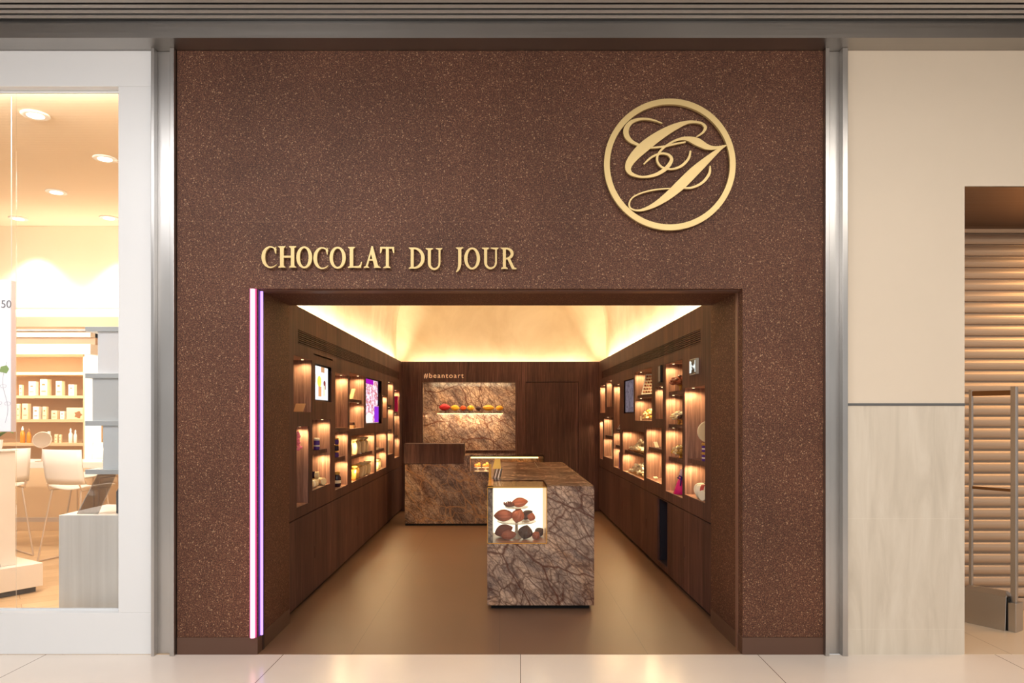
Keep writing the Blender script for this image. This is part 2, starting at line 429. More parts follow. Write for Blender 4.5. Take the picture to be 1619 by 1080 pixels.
# neon tubes
t = empty('neon_tube', (XL-.024, -.012, .108), 0, 'pink neon tube running up the front face of the left pier', 'neon light')
B(XL-.046, XL-.002, -.008, -.0005, .108, 2.293).build('backing', 'chan', t)
mb = MB().tube([(XL-.022, -.022, .112), (XL-.022, -.022, 2.29)], .0145, 14); mb.build('tube', 'pink', t, smooth=False)
t = empty('neon_tube', (XL+.008, .045, .108), 0, 'violet neon tube inside the entrance on the left reveal', 'neon light')
B(XL+.0005, XL+.006, .012, .075, .108, 2.293).build('backing', mat('violet_channel', srgb(90, 30, 120), .5), t)
MB().tube([(XL+.014, .04, .112), (XL+.014, .04, 2.285)], .0085, 12).build('tube', 'violet', t)

# ------------------------------------------------------------------ sign lettering
F = 252.0
def fx(px): return (px-793)/F
def fz(py): return 1.5-(py-657)/F
YS0, YS1 = -.030, -.012
class Letter:
    def __init__(s): s.m = MB(); s.k = 0
    @property
    def y(s): s.k += 1; return YS0-.00012*s.k
    def poly(s, *p): s.m.prism([[(fx(a), fz(b)) for a, b in p]], s.y, YS1); return s
    def bar(s, x0, x1, y0, y1): return s.poly((x0, y0), (x1, y0), (x1, y1), (x0, y1))
    def rib(s, pts, per=8): ribbon(s.m, [(fx(a), fz(b), w_/F) for a, b, w_ in cr(pts, per)], s.y, YS1); return s
    def stem(s, x0, x1, y0, y1, sx0=None, sx1=None, top=True, bot=True):
        s.bar(x0, x1, y0, y1); sx0 = sx0 if sx0 is not None else x0-3.2; sx1 = sx1 if sx1 is not None else x1+3.2
        for on, y, sg in ((top, y0, 1), (bot, y1, -1)):
            if on: s.poly((sx0, y), (sx1, y), (sx1-.4, y+sg*1.3), (x1, y+sg*3.2), (x0, y+sg*3.2), (sx0+.4, y+sg*1.3))
        return s
    def ring(s, x0, x1, y0, y1, tx, ty):
        cx, cy, rx, ry = (x0+x1)/2, (y0+y1)/2, (x1-x0)/2, (y1-y0)/2; n = 48
        o = [(fx(cx+rx*math.cos(2*PI*k/n)), fz(cy+ry*math.sin(2*PI*k/n))) for k in range(n)]
        i = [(fx(cx+(rx-tx)*math.cos(2*PI*k/n)), fz(cy+(ry-ty)*math.sin(2*PI*k/n))) for k in range(n)]
        s.m.prism([o, i], s.y, YS1); return s
    def c(s, x0, x1, y0, y1):
        w_ = x1-x0; cx = x0+w_*.60; cy = (y0+y1)/2; rx = w_*.60; ry = (y1-y0)/2; pts = []
        for k in range(41):
            a = math.radians(42+(318-42)*k/40); th = 2.2+3.6*max(0, -math.cos(a))**1.2
            if k > 34: th *= 1-(k-34)*.11
            pts.append((fx(cx+(rx-th/2)*math.cos(a)), fz(cy-(ry-th/2)*math.sin(a)), th/F))
        ribbon(s.m, pts, s.y, YS1)
        s.poly((x1-3.4, y0+4.5), (x1, y0+.4), (x1, y0+11.5), (x1-1.4, y0+11.5)); return s
    def u(s, x0, x1, x2, x3, y0, y1, sa, sb, sc_, sd):
        s.stem(x0, x1, y0, y1-11, sa, sb, bot=False); s.stem(x2, x3, y0, y1-11, sc_, sd, bot=False)
        w1 = x1-x0; w2 = x3-x2; cx = (x0+x3)/2; R1 = (x3-x0)/2; pts = []
        for k in range(25):
            a = PI*k/24; th = w1+(w2-w1)*k/24-.8*math.sin(a)
            pts.append((fx(cx-(R1-th/2)*math.cos(a)), fz(y1-11.5+(11.5-th/2)*math.sin(a)), th/F))
        ribbon(s.m, pts, s.y, YS1); return s
sign = empty('name_sign', (-.70, -.012, 2.41), 0, 'gold capital letter sign CHOCOLAT DU JOUR mounted above the entrance', 'sign')
LT = []
LT.append(Letter().c(415.8, 438.9, 391, 425.4))
LT.append(Letter().stem(445, 450.8, 391.1, 424.6, 442.2, 453.5).stem(462, 467.4, 391.1, 424.6, 459, 470.4).bar(450, 463, 406, 409))
LT.append(Letter().ring(470.6, 495.5, 391.2, 425.8, 5.6, 2.8))
LT.append(Letter().c(497.3, 520, 392.5, 427))
LT.append(Letter().ring(522.7, 548.3, 391.8, 426.3, 5.4, 2.8))
LT.append(Letter().stem(554.5, 560, 392, 425, 551.5, 563).poly((558, 422.2), (568, 422.2), (571, 420), (572.4, 415.6), (573.8, 415.6), (572, 425), (558, 425)))
LT.append(Letter().poly((588.6, 391), (590.8, 391), (600, 425), (593.8, 425), (586.6, 399)).poly((588.6, 392), (590, 396), (582, 425), (579, 425))
          .poly((576.3, 425), (584.9, 425), (584.6, 423.8), (582.2, 421.8), (579.8, 421.8), (576.8, 423.6)).poly((592.3, 425), (603, 425), (602.6, 423.6), (599, 421.5), (594, 421.5), (592.5, 423.8)).bar(584, 595, 411.3, 413.9))
LT.append(Letter().bar(602.2, 624.2, 392, 394.8).poly((602.4, 392), (606, 394), (603.6, 401.7), (601.9, 401.7)).poly((624, 392), (620.5, 394), (622.8, 401.7), (624.5, 401.7)).stem(611.2, 616, 392, 425.4, 607, 618.8, top=False))
d = Letter().stem(650.2, 655, 393, 426.4, 646.9, 657)
pts = []
for k in range(33):
    a = PI/2-PI*k/32; th = 2.6+2.8*max(0, math.cos(a)); pts.append((fx(656+(16.2-th/2)*math.cos(a)), fz(409.7-(16.7-th/2)*math.sin(a)), th/F))
ribbon(d.m, [(fx(651), fz(394.3), 2.6/F)]+pts+[(fx(651), fz(425.1), 2.6/F)], d.y, YS1); LT.append(d)
LT.append(Letter().u(677.2, 682, 694.1, 697, 394.1, 428.4, 673.4, 685.6, 689.8, 700))
LT.append(Letter().stem(724.7, 729.8, 392.8, 415, 721, 733.2, bot=False).rib([(727.25, 413, 5.1), (727.1, 420, 4.8), (725.4, 427, 3.6), (721.7, 431.7, 1.2)]))
LT.append(Letter().ring(734.3, 759.2, 393, 427.5, 5.2, 2.8))
LT.append(Letter().u(765.6, 770.3, 782.9, 785.7, 393.3, 427.2, 762, 773.6, 775.9, 788.4))
r_ = Letter().stem(795, 799.9, 393.3, 426.8, 792, 803)
pts = []
for k in range(25):
    a = PI/2-PI*k/24; th = 2.5+2.4*max(0, math.cos(a)); pts.append((fx(801+(11-th/2)*math.cos(a)), fz(402.6-(9.2-th/2)*math.sin(a)), th/F))
ribbon(r_.m, [(fx(797), fz(394.6), 2.5/F)]+pts+[(fx(797), fz(410.5), 2.5/F)], r_.y, YS1)
r_.poly((801.5, 410), (806, 409.5), (813.2, 424.5), (816.3, 425.4), (816.3, 427.2), (809.5, 427.2)); LT.append(r_)
for L_, ch in zip(LT, ['first letter C', 'letter H', 'first letter O', 'second letter C', 'second letter O', 'letter L', 'letter A', 'letter T', 'letter D', 'letter U of DU', 'letter J', 'letter O of JOUR', 'letter U of JOUR', 'letter R']):
    x = [v[0] for v in L_.m.v]; z = [v[2] for v in L_.m.v]; cx_ = sum(x)/len(x); zc = (min(z)+max(z))/2
    # fixing pins behind the letter
    o = L_.m.build('letter', 'gold', sign); o['label'] = 'gold '+ch
# round monogram
mono = empty('monogram_emblem', (1.04, -.015, 2.65), 0, 'round gold emblem with script letters CJ on the brown wall, upper right', 'sign')
def mx(a): return fx(940+a/4.5)
def mz(b): return fz(140+b/4.5)
k45 = 1/(4.5*F); n = 96
o_ = [(mx(527+465*math.cos(2*PI*k/n)), mz(553+465*math.sin(2*PI*k/n))) for k in range(n)]
i_ = [(mx(527+424*math.cos(2*PI*k/n)), mz(553+424*math.sin(2*PI*k/n))) for k in range(n)]
MB().prism([o_, i_], -.035, -.012).build('ring', 'gold', mono)
def script(name, strokes, lab):
    mb = MB()
    for j, st in enumerate(strokes): ribbon(mb, [(mx(a), mz(b), max(4, w_)*k45) for a, b, w_ in cr(st, 14)], -.032-.0003*j-(.0002 if 'swash' in lab else 0), -.014)
    o = mb.build(name, 'gold', mono); o['label'] = lab
script('letter', [[(715, 358, 8), (762, 325, 16), (778, 288, 22), (742, 258, 16), (660, 253, 22), (560, 288, 46), (450, 350, 66), (345, 428, 76), (268, 505, 62), (234, 568, 46), (252, 615, 26), (330, 640, 14), (425, 625, 22), (500, 580, 28), (540, 520, 24), (515, 482, 16), (460, 476, 14), (400, 500, 14), (343, 550, 10)]], 'script letter C')
script('letter', [[(475, 262, 7), (400, 236, 13), (320, 231, 17), (252, 256, 28), (218, 310, 38), (232, 365, 34), (285, 405, 20), (380, 432, 13), (480, 426, 13), (560, 408, 13), (640, 393, 10)],
                  [(674, 455, 12), (660, 510, 17), (610, 562, 18), (540, 585, 12), (470, 570, 14), (437, 520, 15), (455, 465, 15), (510, 415, 14), (580, 378, 16), (650, 370, 30), (720, 392, 54), (790, 428, 38), (850, 435, 22), (930, 415, 5)],
                  [(930, 415, 5), (880, 445, 22), (800, 512, 46), (700, 602, 68), (600, 700, 70), (500, 785, 52), (400, 848, 30), (310, 877, 14), (250, 862, 12), (242, 822, 11), (270, 782, 10), (340, 750, 10), (430, 730, 10), (530, 722, 8)],
                  [(600, 716, 8), (680, 716, 14), (755, 682, 18), (805, 620, 19), (812, 562, 9)]], 'script letter J with long swashes')

# ------------------------------------------------------------------ chocolate shop interior shell
struct(B(-2.036, 2.018, 0, 7.6, -.1, .0015).build('floor', 'sfloor'), 'taupe tile floor inside the chocolate shop')
# vault
def vault():
    mb = MB(); c0, R, ZS, zb = -.006, 1.662, 2.8, 2.2; y0, y1 = DE-.02, 6.97; n = 40
    def prof(R):
        return [(c0-R, zb)]+[(c0-R*math.cos(PI*k/n), ZS+R*math.sin(PI*k/n)) for k in range(n+1)]+[(c0+R, zb)]
    a = prof(R); b = prof(R+.12); m_ = len(a)
    vs = [(x, y0, z) for x, z in a]+[(x, y1, z) for x, z in a]+[(x, y0, z) for x, z in b]+[(x, y1+.1, z) for x, z in b]
    fs = []
    for i in range(m_-1):
        fs.append((i, i+1, m_+i+1, m_+i)); fs.append((2*m_+i, 2*m_+i+1, 3*m_+i+1, 3*m_+i))
    mb.add(vs, fs)
    mb.prism([b+[]], y1, y1+.1)         # end lunette
    return mb
o = vault().build('ceiling', 'vault', smooth=True, fix=False)
md = o.modifiers.new('es', 'EDGE_SPLIT'); md.split_angle = math.radians(40)
struct(o, 'cream plaster barrel vault over the chocolate shop')
struct(B(-1.9, 1.9, DE-.02, DE+.04, ZO+.05, 4.6).build('wall_front', 'vault'), 'inner plaster face above the entrance')

# rear wall with flush door and marble niche
YB = 6.817
NX0, NX1, NZ0, NZ1 = -1.237, .218, .955, 2.024
def panel_with_holes(u0, u1, z0, z1, holes, place, thick):
    us = sorted({u0, u1}|{h[0] for h in holes}|{h[1] for h in holes}); zs = sorted({z0, z1}|{h[2] for h in holes}|{h[3] for h in holes})
    idx = {}; V = []; Fc = []
    def vid(i, j, k):
        if (i, j, k) not in idx: idx[(i, j, k)] = len(V); V.append(place(us[i], zs[j], k*thick))
        return idx[(i, j, k)]
    def solid(i, j):
        if i < 0 or j < 0 or i >= len(us)-1 or j >= len(zs)-1: return False
        cu, cz = (us[i]+us[i+1])/2, (zs[j]+zs[j+1])/2
        return not any(h[0] < cu < h[1] and h[2] < cz < h[3] for h in holes)
    for i in range(len(us)-1):
        for j in range(len(zs)-1):
            if not solid(i, j): continue
            Fc.append((vid(i, j, 0), vid(i+1, j, 0), vid(i+1, j+1, 0), vid(i, j+1, 0)))
            Fc.append((vid(i, j, 1), vid(i, j+1, 1), vid(i+1, j+1, 1), vid(i+1, j, 1)))
            if not solid(i-1, j): Fc.append((vid(i, j, 0), vid(i, j+1, 0), vid(i, j+1, 1), vid(i, j, 1)))
            if not solid(i+1, j): Fc.append((vid(i+1, j, 0), vid(i+1, j, 1), vid(i+1, j+1, 1), vid(i+1, j+1, 0)))
            if not solid(i, j-1): Fc.append((vid(i, j, 0), vid(i, j, 1), vid(i+1, j, 1), vid(i+1, j, 0)))
            if not solid(i, j+1): Fc.append((vid(i, j+1, 0), vid(i+1, j+1, 0), vid(i+1, j+1, 1), vid(i, j+1, 1)))
    return MB().add(V, Fc)
DX0, DX1, DZ = .378, 1.207, 2.025
wb = panel_with_holes(-1.62, 1.60, 0, 2.344, [(NX0, NX1, NZ0, NZ1), (DX0, DX1, 0, DZ)], lambda u, z, k: (u, YB+k, z), .05)
wb.box(-1.9, 1.9, YB+.40, YB+.45, 0, 2.2)
wb.box(-1.9, 1.9, YB+.05, YB+.45, 2.17, 2.2)
wall = struct(wb.build('wall_back', 'wood'), 'dark walnut panelled rear wall of the chocolate shop')
struct(B(DX0+.007, DX1-.007, YB+.004, YB+.04, .004, DZ-.007).build('door_1', 'wood'), 'flush walnut door in the rear wall')
NB = YB+.33
mb = B(NX0-.02, NX0, YB+.001, NB, NZ0, NZ1).box(NX1, NX1+.02, YB+.001, NB, NZ0, NZ1).box(NX0-.02, NX1+.02, YB+.05, NB, NZ1, NZ1+.02).box(NX0-.02, NX1+.02, YB+.001, NB, NZ0-.03, NZ0)
mb.build('niche_lining', 'marble3', wall)
B(NX0, NX1, NB, NB+.02, NZ0, NZ1).build('niche_back', 'marble3', wall)
SZ = 1.5+.075
sh = B(NX0+.002, NX1-.002, YB+.10, NB, SZ-.04, SZ).build('niche_shelf', 'marble3', wall)
B(-1.02, .02, YB+.12, YB+.135, SZ-.046, SZ-.0405).build('light_strip', 'led', sh)
area('niche_led', (-.5, YB+.14, SZ-.05), 1.05, 6, (1, .78, .48), (math.radians(25), 0, 0), .02)
area('niche_led', (-.5, YB+.05, NZ1-.015), 1.3, 6, (1, .76, .46), (math.radians(15), 0, 0), .02)
area('niche_led', (NX0+.012, YB+.06, 1.49), .02, 1.0, (1, .72, .42), (0, math.radians(-90), 0), .9)
# lettering on the rear wall
cu = bpy.data.curves.new('wall_lettering', 'FONT'); cu.body = '#beantoart'; cu.size = .128; cu.extrude = .004; cu.offset = -.0006; cu.space_character = 1.2
to = bpy.data.objects.new('wall_lettering', cu); col.objects.link(to)
bpy.context.view_layer.update()
me = bpy.data.meshes.new_from_object(to.evaluated_get(bpy.context.evaluated_depsgraph_get()))
bpy.data.objects.remove(to)
xs = [v.co.x for v in me.vertices]; wd = max(xs)-min(xs)
lo = bpy.data.objects.new('wall_lettering', me); col.objects.link(lo); lo.scale = (.622/wd, .86, 1)
lo.rotation_euler = (PI/2, 0, 0); lo.location = (-1.216-min(xs)*.622/wd, YB-.004, 2.088)
me.materials.append(mat('pale_gold_lettering', srgb(226, 176, 120), .4, .1, (1, .66, .36), .35)); tag(lo, 'small gold lettering #beantoart on the rear wall above the marble niche', 'lettering')

# ------------------------------------------------------------------ wall cabinets
CZ = 2.337; CY0, CY1 = DE+.03, YB
LN = {'a': (.894, 1.409, 1.527, 1.954, []), 'b': (1.435, 2.06, .88, 1.465, [1.183]), 'c': (.972, 1.318, .794, 1.413, []),
      'd': (2.263, 2.828, 1.378, 1.906, []), 'e': (2.25, 2.822, .797, 1.338, [1.076]), 'f': (2.905, 3.692, 1.362, 1.944, [1.657]),
      'g': (2.993, 4.371, .80, 1.288, [1.053]), 'h': (4.493, 5.272, .80, 1.284, [1.046]), 'i': (4.974, 5.337, 1.468, 1.772, []),
      'j': (5.414, 5.928, .953, 1.978, [1.634, 1.287]), 'k': (6.039, 6.572, .875, 1.881, [1.54, 1.188])}
RN = {'a': (.883, 1.495, .844, 1.727, [1.128]), 'b': (1.563, 2.188, .801, 1.974, [1.703, 1.404, 1.103]), 'c': (2.308, 2.644, 1.467, 1.78, []),
      'd': (2.811, 3.745, 1.443, 1.991, [1.71]), 'e': (2.357, 3.098, .844, 1.379, [1.153]), 'f': (3.221, 4.592, .805, 1.319, [1.053]),
      'g': (4.803, 5.332, .806, 1.918, [1.304, 1.088]), 'h': (5.479, 5.994, 1.622, 2.0, []), 'i': (6.129, 6.678, 1.54, 1.96, []),
      'j': (5.428, 6.288, .895, 1.475, [1.192]), 'k': (6.383, 6.722, .837, 1.427, [])}
ND = .30
def cabinet(side, XF, niches, extra, screens, vent, handles, label):
    sg = -1 if side == 'left' else 1     # outward direction into the wall
    PX = lambda k: XF+sg*k
    root = empty('display_cabinet', (XF+sg*.2, (CY0+CY1)/2, 0), 0, label, 'cabinet')
    holes = [(a, b, z0, z1) for a, b, z0, z1, s in niches.values()]+[(a, b, z0, z1) for a, b, z0, z1 in screens]+[vent]+extra
    T = .02; TP = .005
    mb = panel_with_holes(CY0, CY1, .715, CZ, [h for h in holes if h[2] > .73], lambda u, z, k: (PX(k), u, z), TP)
    mb.build('front_panel', 'wood', root)
    x0, x1 = sorted((PX(0), PX(.10)))
    # top ledge behind the parapet, rear board, toe board
    a0, a1 = sorted((PX(T), PX(.36)))
    MB().box(a0, a1, CY0, CY1, 2.18, 2.2).build('top_board', 'wood', root)
    b0, b1 = sorted((PX(.34), PX(.36)))
    MB().box(b0, b1, CY0, CY1, 0, 2.18).build('back_board', 'wood', root)
    k0, k1 = sorted((PX(.035), PX(.055)))
    MB().box(k0, k1, CY0, CY1, 0, .04).build('toe_board', 'black', root)
    e0, e1 = sorted((PX(T), PX(.34)))
    B(e0, e1, CY0, CY0+.015, .04, 2.18).build('side_board', 'wood', root); B(e0, e1, CY1-.02, CY1, .04, 2.18).build('side_board', 'wood', root)
    t_ = .012
    for key, (ya, yb, za, zb, shelves) in niches.items():
        n0, n1 = sorted((PX(TP+.0005), PX(ND))); back = PX(ND); q0, q1 = sorted((back, back-sg*t_))
        mb = MB().box(n0, n1, ya-t_, ya, za-t_, zb+t_).box(n0, n1, yb, yb+t_, za-t_, zb+t_).box(n0, n1, ya, yb, zb, zb+t_).box(n0, n1, ya, yb, za-t_, za).box(q0, q1, ya, yb, za, zb)
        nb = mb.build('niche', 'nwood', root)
        s0, s1 = sorted((PX(.03), PX(ND-t_)))
        for z in shelves: MB().box(s0, s1, ya+.001, yb-.001, z-.016, z+.016).build('shelf', 'wood', nb)
        tops = [zb]+[z-.016 for z in sorted(shelves, reverse=True)]
        bots = [z+.016 for z in sorted(shelves, reverse=True)]+[za]
        for tz, bz in zip(tops, bots):
            cxp = PX(.055); cyp = yb-.075 if yb-ya > .4 else yb-.06
            MB().lathe((cxp, cyp, tz-.0045), [(.008, 0), (.010, .0015), (.010, .004)], 16).build('niche_lamp', 'ledspot', nb)
            ln = yb-ya; h = tz-bz
            spot('niche_spot', (cxp, cyp, tz-.012), 3.1*(.6+h)*(.75+.4*ln), AMB, 172, .45, (math.radians(-6), 0, 0), .015)
            if ln > .7: spot('niche_spot', (cxp, ya+.2, tz-.012), 7.0*(.6+h), AMB, 172, .45, (0, 0, 0), .015)
    # lower doors with cut finger slots
    ds = [CY0, 1.517, 2.117, 2.745, 3.31, 4.03, 4.63, 5.23, 5.95, CY1]
    for ya, yb in zip(ds, ds[1:]):
        hs = [(max(ya, h[0]), min(yb, h[1]), h[2], h[3]) for h in extra if h[2] < .73 and h[0] < yb and h[1] > ya]
        hs += [(h-.010, h+.010, .31, .41) for h in handles if ya < h-.02 < yb]
        pn = panel_with_holes(ya+.0015, yb-.0015, .045, .706, hs, lambda u, z, k: (PX(k), u, z), T)
        dr = pn.build('door', 'wood', root)
        for h in handles:
            if ya < h-.02 < yb:
                h0, h1 = sorted((PX(T+.001), PX(T+.03))); MB().box(h0, h1, h-.02, h+.02, .29, .43).build('finger_pull', 'black', dr)
    for h in extra:
        if h[2] < .73:
            h0, h1 = sorted((PX(T+.002), PX(.32)))
            MB().box(h0, h1, h[0], h[0]+.01, h[2], h[3]).box(h0, h1, h[1]-.01, h[1], h[2], h[3]).box(h0, h1, h[0], h[1], h[2]-.01, h[2]).box(h0, h1, h[0], h[1], h[3], h[3]+.0).build('open_compartment', mat('dark_navy_lining', (.012, .009, .02), .6), root)
    # air grille
    g0, g1 = sorted((PX(.002), PX(.03))); mb = MB(); nb_ = 7; hh = vent[3]-vent[2]
    for k in range(nb_):
        zc = vent[2]+hh*(k+.5)/nb_; mb.box(g0, g1, vent[0], vent[1], zc-hh/nb_*.30, zc+hh/nb_*.22)
    gr = mb.build('air_grille', 'wood', root)
    v0, v1 = sorted((PX(.05), PX(.06))); MB().box(v0, v1, vent[0], vent[1], vent[2], vent[3]).build('grille_backing', 'black', gr)
    for a, b, z0, z1 in screens:
        s0, s1 = sorted((PX(.05), PX(.065))); MB().box(s0, s1, a-.005, b+.005, z0-.005, z1+.005).build('screen_recess', 'black', root)
    return root
LV = (1.008, 6.504, 2.05, 2.16); RV = (1.004, 6.452, 2.055, 2.165)
S1 = (1.528, 2.11, 1.622, 1.938); S2 = (3.80, 4.90, 1.397, 1.945); S3 = (3.83, 4.497, 1.527, 1.935)
XLW, XRW = -1.56, 1.523
cabinet('left', XLW, LN, [(1.477, 2.156, 2.004, 2.016)], [S1, S2], LV, [1.517, 2.745, 3.31], 'dark walnut wall cabinet with lit niches along the left side, holding two bright screens')
cabinet('right', XRW, RN, [(2.116, 2.542, .091, .70)], [S3], RV, [1.50, 3.10, 4.63], 'dark walnut wall cabinet with lit niches along the right side, carrying the exit sign')

# screens
def m_screen(kind):
    m = bpy.data.materials.new('screen_picture_'+kind); m.use_nodes = True; nt = m.node_tree; nt.nodes.clear(); N = NT(nt)
    tc = N.n('ShaderNodeTexCoord').outputs['Generated']; X, Y, Z = N.xyz(tc)
    def blob(cy, cz, ry, rz):
        a = N.math('POWER', N.math('DIVIDE', N.math('SUBTRACT', Y, cy), ry), 2); b = N.math('POWER', N.math('DIVIDE', N.math('SUBTRACT', Z, cz), rz), 2)
        return N.math('LESS_THAN', N.math('ADD', a, b), 1)
    def rect(cy, cz, ry, rz):
        return N.math('MULTIPLY', N.math('LESS_THAN', N.math('ABSOLUTE', N.math('SUBTRACT', Y, cy)), ry), N.math('LESS_THAN', N.math('ABSOLUTE', N.math('SUBTRACT', Z, cz)), rz))
    if kind == 'white':
        c = (.80, .84, .90, 1)
        for sh, cc in ((rect(.62, .93, .12, .09), srgb(190, 140, 100)), (rect(.06, .62, .06, .12), srgb(200, 150, 110)), (blob(.38, .55, .14, .17), srgb(225, 215, 90)),
                       (rect(.42, .25, .11, .15), srgb(210, 150, 100)), (rect(.72, .3, .08, .17), srgb(240, 220, 190)), (blob(.75, .52, .08, .08), srgb(130, 60, 50)), (rect(.80, .42, .03, .09), srgb(150, 80, 70))):
            c = N.mix(sh, c, cc)
        st = 1.0
    elif kind == 'pink':
        n = N.n('ShaderNodeTexVoronoi'); n.inputs['Scale'].default_value = 11; N.l(N.scale(tc, (1, 1.2, 1)), n.inputs['Vector'])
        v = N.math('FRACT', N.math('MULTIPLY', n.outputs[0], 3.7)); hsv = N.ramp(N.noise(N.scale(tc, (1, 9, 9)), 1, 2, .6), [(.3, srgb(250, 240, 245)), (.46, srgb(240, 210, 235)), (.52, srgb(205, 150, 130)), (.58, srgb(190, 60, 100)), (.64, srgb(235, 215, 240)), (.75, srgb(90, 50, 70))])
        c = N.mix(rect(.3, .95, .3, .06), hsv, srgb(160, 20, 170)); c = N.mix(rect(.84, .20, .17, .19), c, srgb(140, 50, 200)); c = N.mix(blob(.3, .1, .25, .14), c, srgb(240, 235, 225)); st = .95
        c = N.mix(rect(.97, .7, .04, .3), c, srgb(30, 10, 40))
    else:
        g = N.noise(N.scale(tc, (1, 7, 2.2)), 1, 4, .6, 1.2)
        c = N.ramp(g, [(.44, srgb(120, 108, 118)), (.485, srgb(58, 44, 46)), (.52, srgb(128, 116, 126)), (.7, srgb(106, 92, 98))]); st = .7
    e = N.n('ShaderNodeEmission'); N.l(c, e.inputs[0]) if not isinstance(c, tuple) else None; e.inputs[1].default_value = st
    o = N.n('ShaderNodeOutputMaterial'); N.l(e.outputs[0], o.inputs[0]); return m
def screen(XF, sg, y0, y1, z0, z1, kind, label, bare=.0):
    r = empty('display_screen', (XF+sg*.03, (y0+y1)/2, z0), 0, label, 'screen')
    a, b = sorted((XF+sg*.018, XF+sg*.048)); B(a, b, y0, y1, z0, z1).build('housing', mat('black_bezel', (.01, .01, .012), .3), r, bevel=.002)
    a, b = sorted((XF+sg*.0165, XF+sg*.0185)); B(a, b, y0+.012, y1-.012, z0+.012, z1-.012).build('display', m_screen(kind), r)
screen(XLW, -1, 1.53, 2.05, 1.624, 1.936, 'white', 'bright white screen with product pictures in the left cabinet')
screen(XLW, -1, 3.81, 4.77, 1.399, 1.943, 'pink', 'pink and purple picture screen in the left cabinet')
screen(XRW, 1, 3.84, 4.49, 1.53, 1.932, 'grey', 'dim grey screen showing branches in the right cabinet')

# exit sign and small lit sign on the right cabinet
ex = empty('exit_sign', (XRW-.03, 1.15, 1.822), 0, 'dark exit sign with white running figure and arrow, right cabinet near the entrance', 'sign')
B(XRW-.022, XRW-.0005, 1.05, 1.251, 1.822, 1.945).build('frame', mat('pale_frame', srgb(205, 205, 195), .4), ex, bevel=.001)
B(XRW-.0235, XRW-.021, 1.056, 1.245, 1.828, 1.939).build('panel', mat('dark_green_face', srgb(28, 40, 38), .3), ex)
mb = MB(); G = lambda a, b, c, d: mb.box(XRW-.0255, XRW-.0232, a, b, c, d)
G(1.205, 1.235, 1.836, 1.93); G(1.068, 1.078, 1.838, 1.93)
mb.prism([[(0, 0), (1, 0)]]*0 or [[(0, 0), (.001, 0), (.001, .001)]], 0, .001) if False else None
# running figure: head, body, limbs; arrow head and stem
G(1.184, 1.196, 1.908, 1.924); G(1.172, 1.19, 1.878, 1.904); G(1.152, 1.174, 1.886, 1.893); G(1.178, 1.192, 1.852, 1.878); G(1.186, 1.2, 1.838, 1.853); G(1.160, 1.18, 1.862, 1.871)
G(1.10, 1.14, 1.876, 1.89)
mb.add([(XRW-.0255, 1.108, 1.905), (XRW-.0255, 1.08, 1.883), (XRW-.0255, 1.108, 1.861), (XRW-.0232, 1.108, 1.905), (XRW-.0232, 1.08, 1.883), (XRW-.0232, 1.108, 1.861)], [(0, 1, 2), (5, 4, 3), (0, 3, 4, 1), (1, 4, 5, 2), (2, 5, 3, 0)])
mb.build('pictogram', m_emit('lit_pictogram', (.85, .9, .85), .8), ex)
sg_ = empty('wall_sign', (XRW-.02, 2.38, 1.816), 0, 'small upright sign with pale face on the right cabinet above a narrow niche', 'sign')
B(XRW-.02, XRW-.0005, 2.318, 2.442, 1.816, 1.976).build('frame', mat('dark_sign_frame', srgb(44, 48, 50), .4), sg_, bevel=.001)
B(XRW-.0215, XRW-.019, 2.33, 2.40, 1.824, 1.968).build('face', mat('grey_sign_face', srgb(170, 175, 178), .3), sg_)

# ------------------------------------------------------------------ back counter
ct = empty('service_counter', (-.4, 5.6, 0), 0, 'low marble back counter with walnut upstand and glass vitrine on its right', 'counter')
YC = 5.31
B(-1.312, .577, YC+.03, 5.93, 0, .032).build('plinth', 'black', ct)
mb = B(-1.312, -.514, YC, 5.95, .032, .844)
mb.box(-.514, .577, YC, 5.95, .032, .735); mb.box(-.514, -.43, YC, 5.95, .735, .952); mb.box(-.43, .577, 5.90, 5.95, .735, .952)
mb.build('marble_body', 'marble2', ct)
B(-1.325, -.514, YC-.012, YC+.35, .846, 1.115).build('wood_upstand', 'wood', ct, bevel=.002)
B(-.428, .575, YC+.002, YC+.008, .737, .944).box(.567, .575, YC+.008, 5.9, .737, .944).build('vitrine_glass', 'glass', ct)
B(-.428, .577, YC, 5.9, .945, .953).build('glass_top', m_glass('smoked_glass', (.86, .80, .74, 1)), ct)
B(-.42, .50, YC+.03, YC+.05, .917, .934).build('light_strip', 'led', ct)
B(-.43, .577, YC+.001, 5.9, .728, .7365).build('vitrine_floor', 'brass', ct)
area('vitrine_led', (.05, YC+.06, .905), .9, 3.0, (1, .66, .30), (math.radians(20), 0, 0), .02)
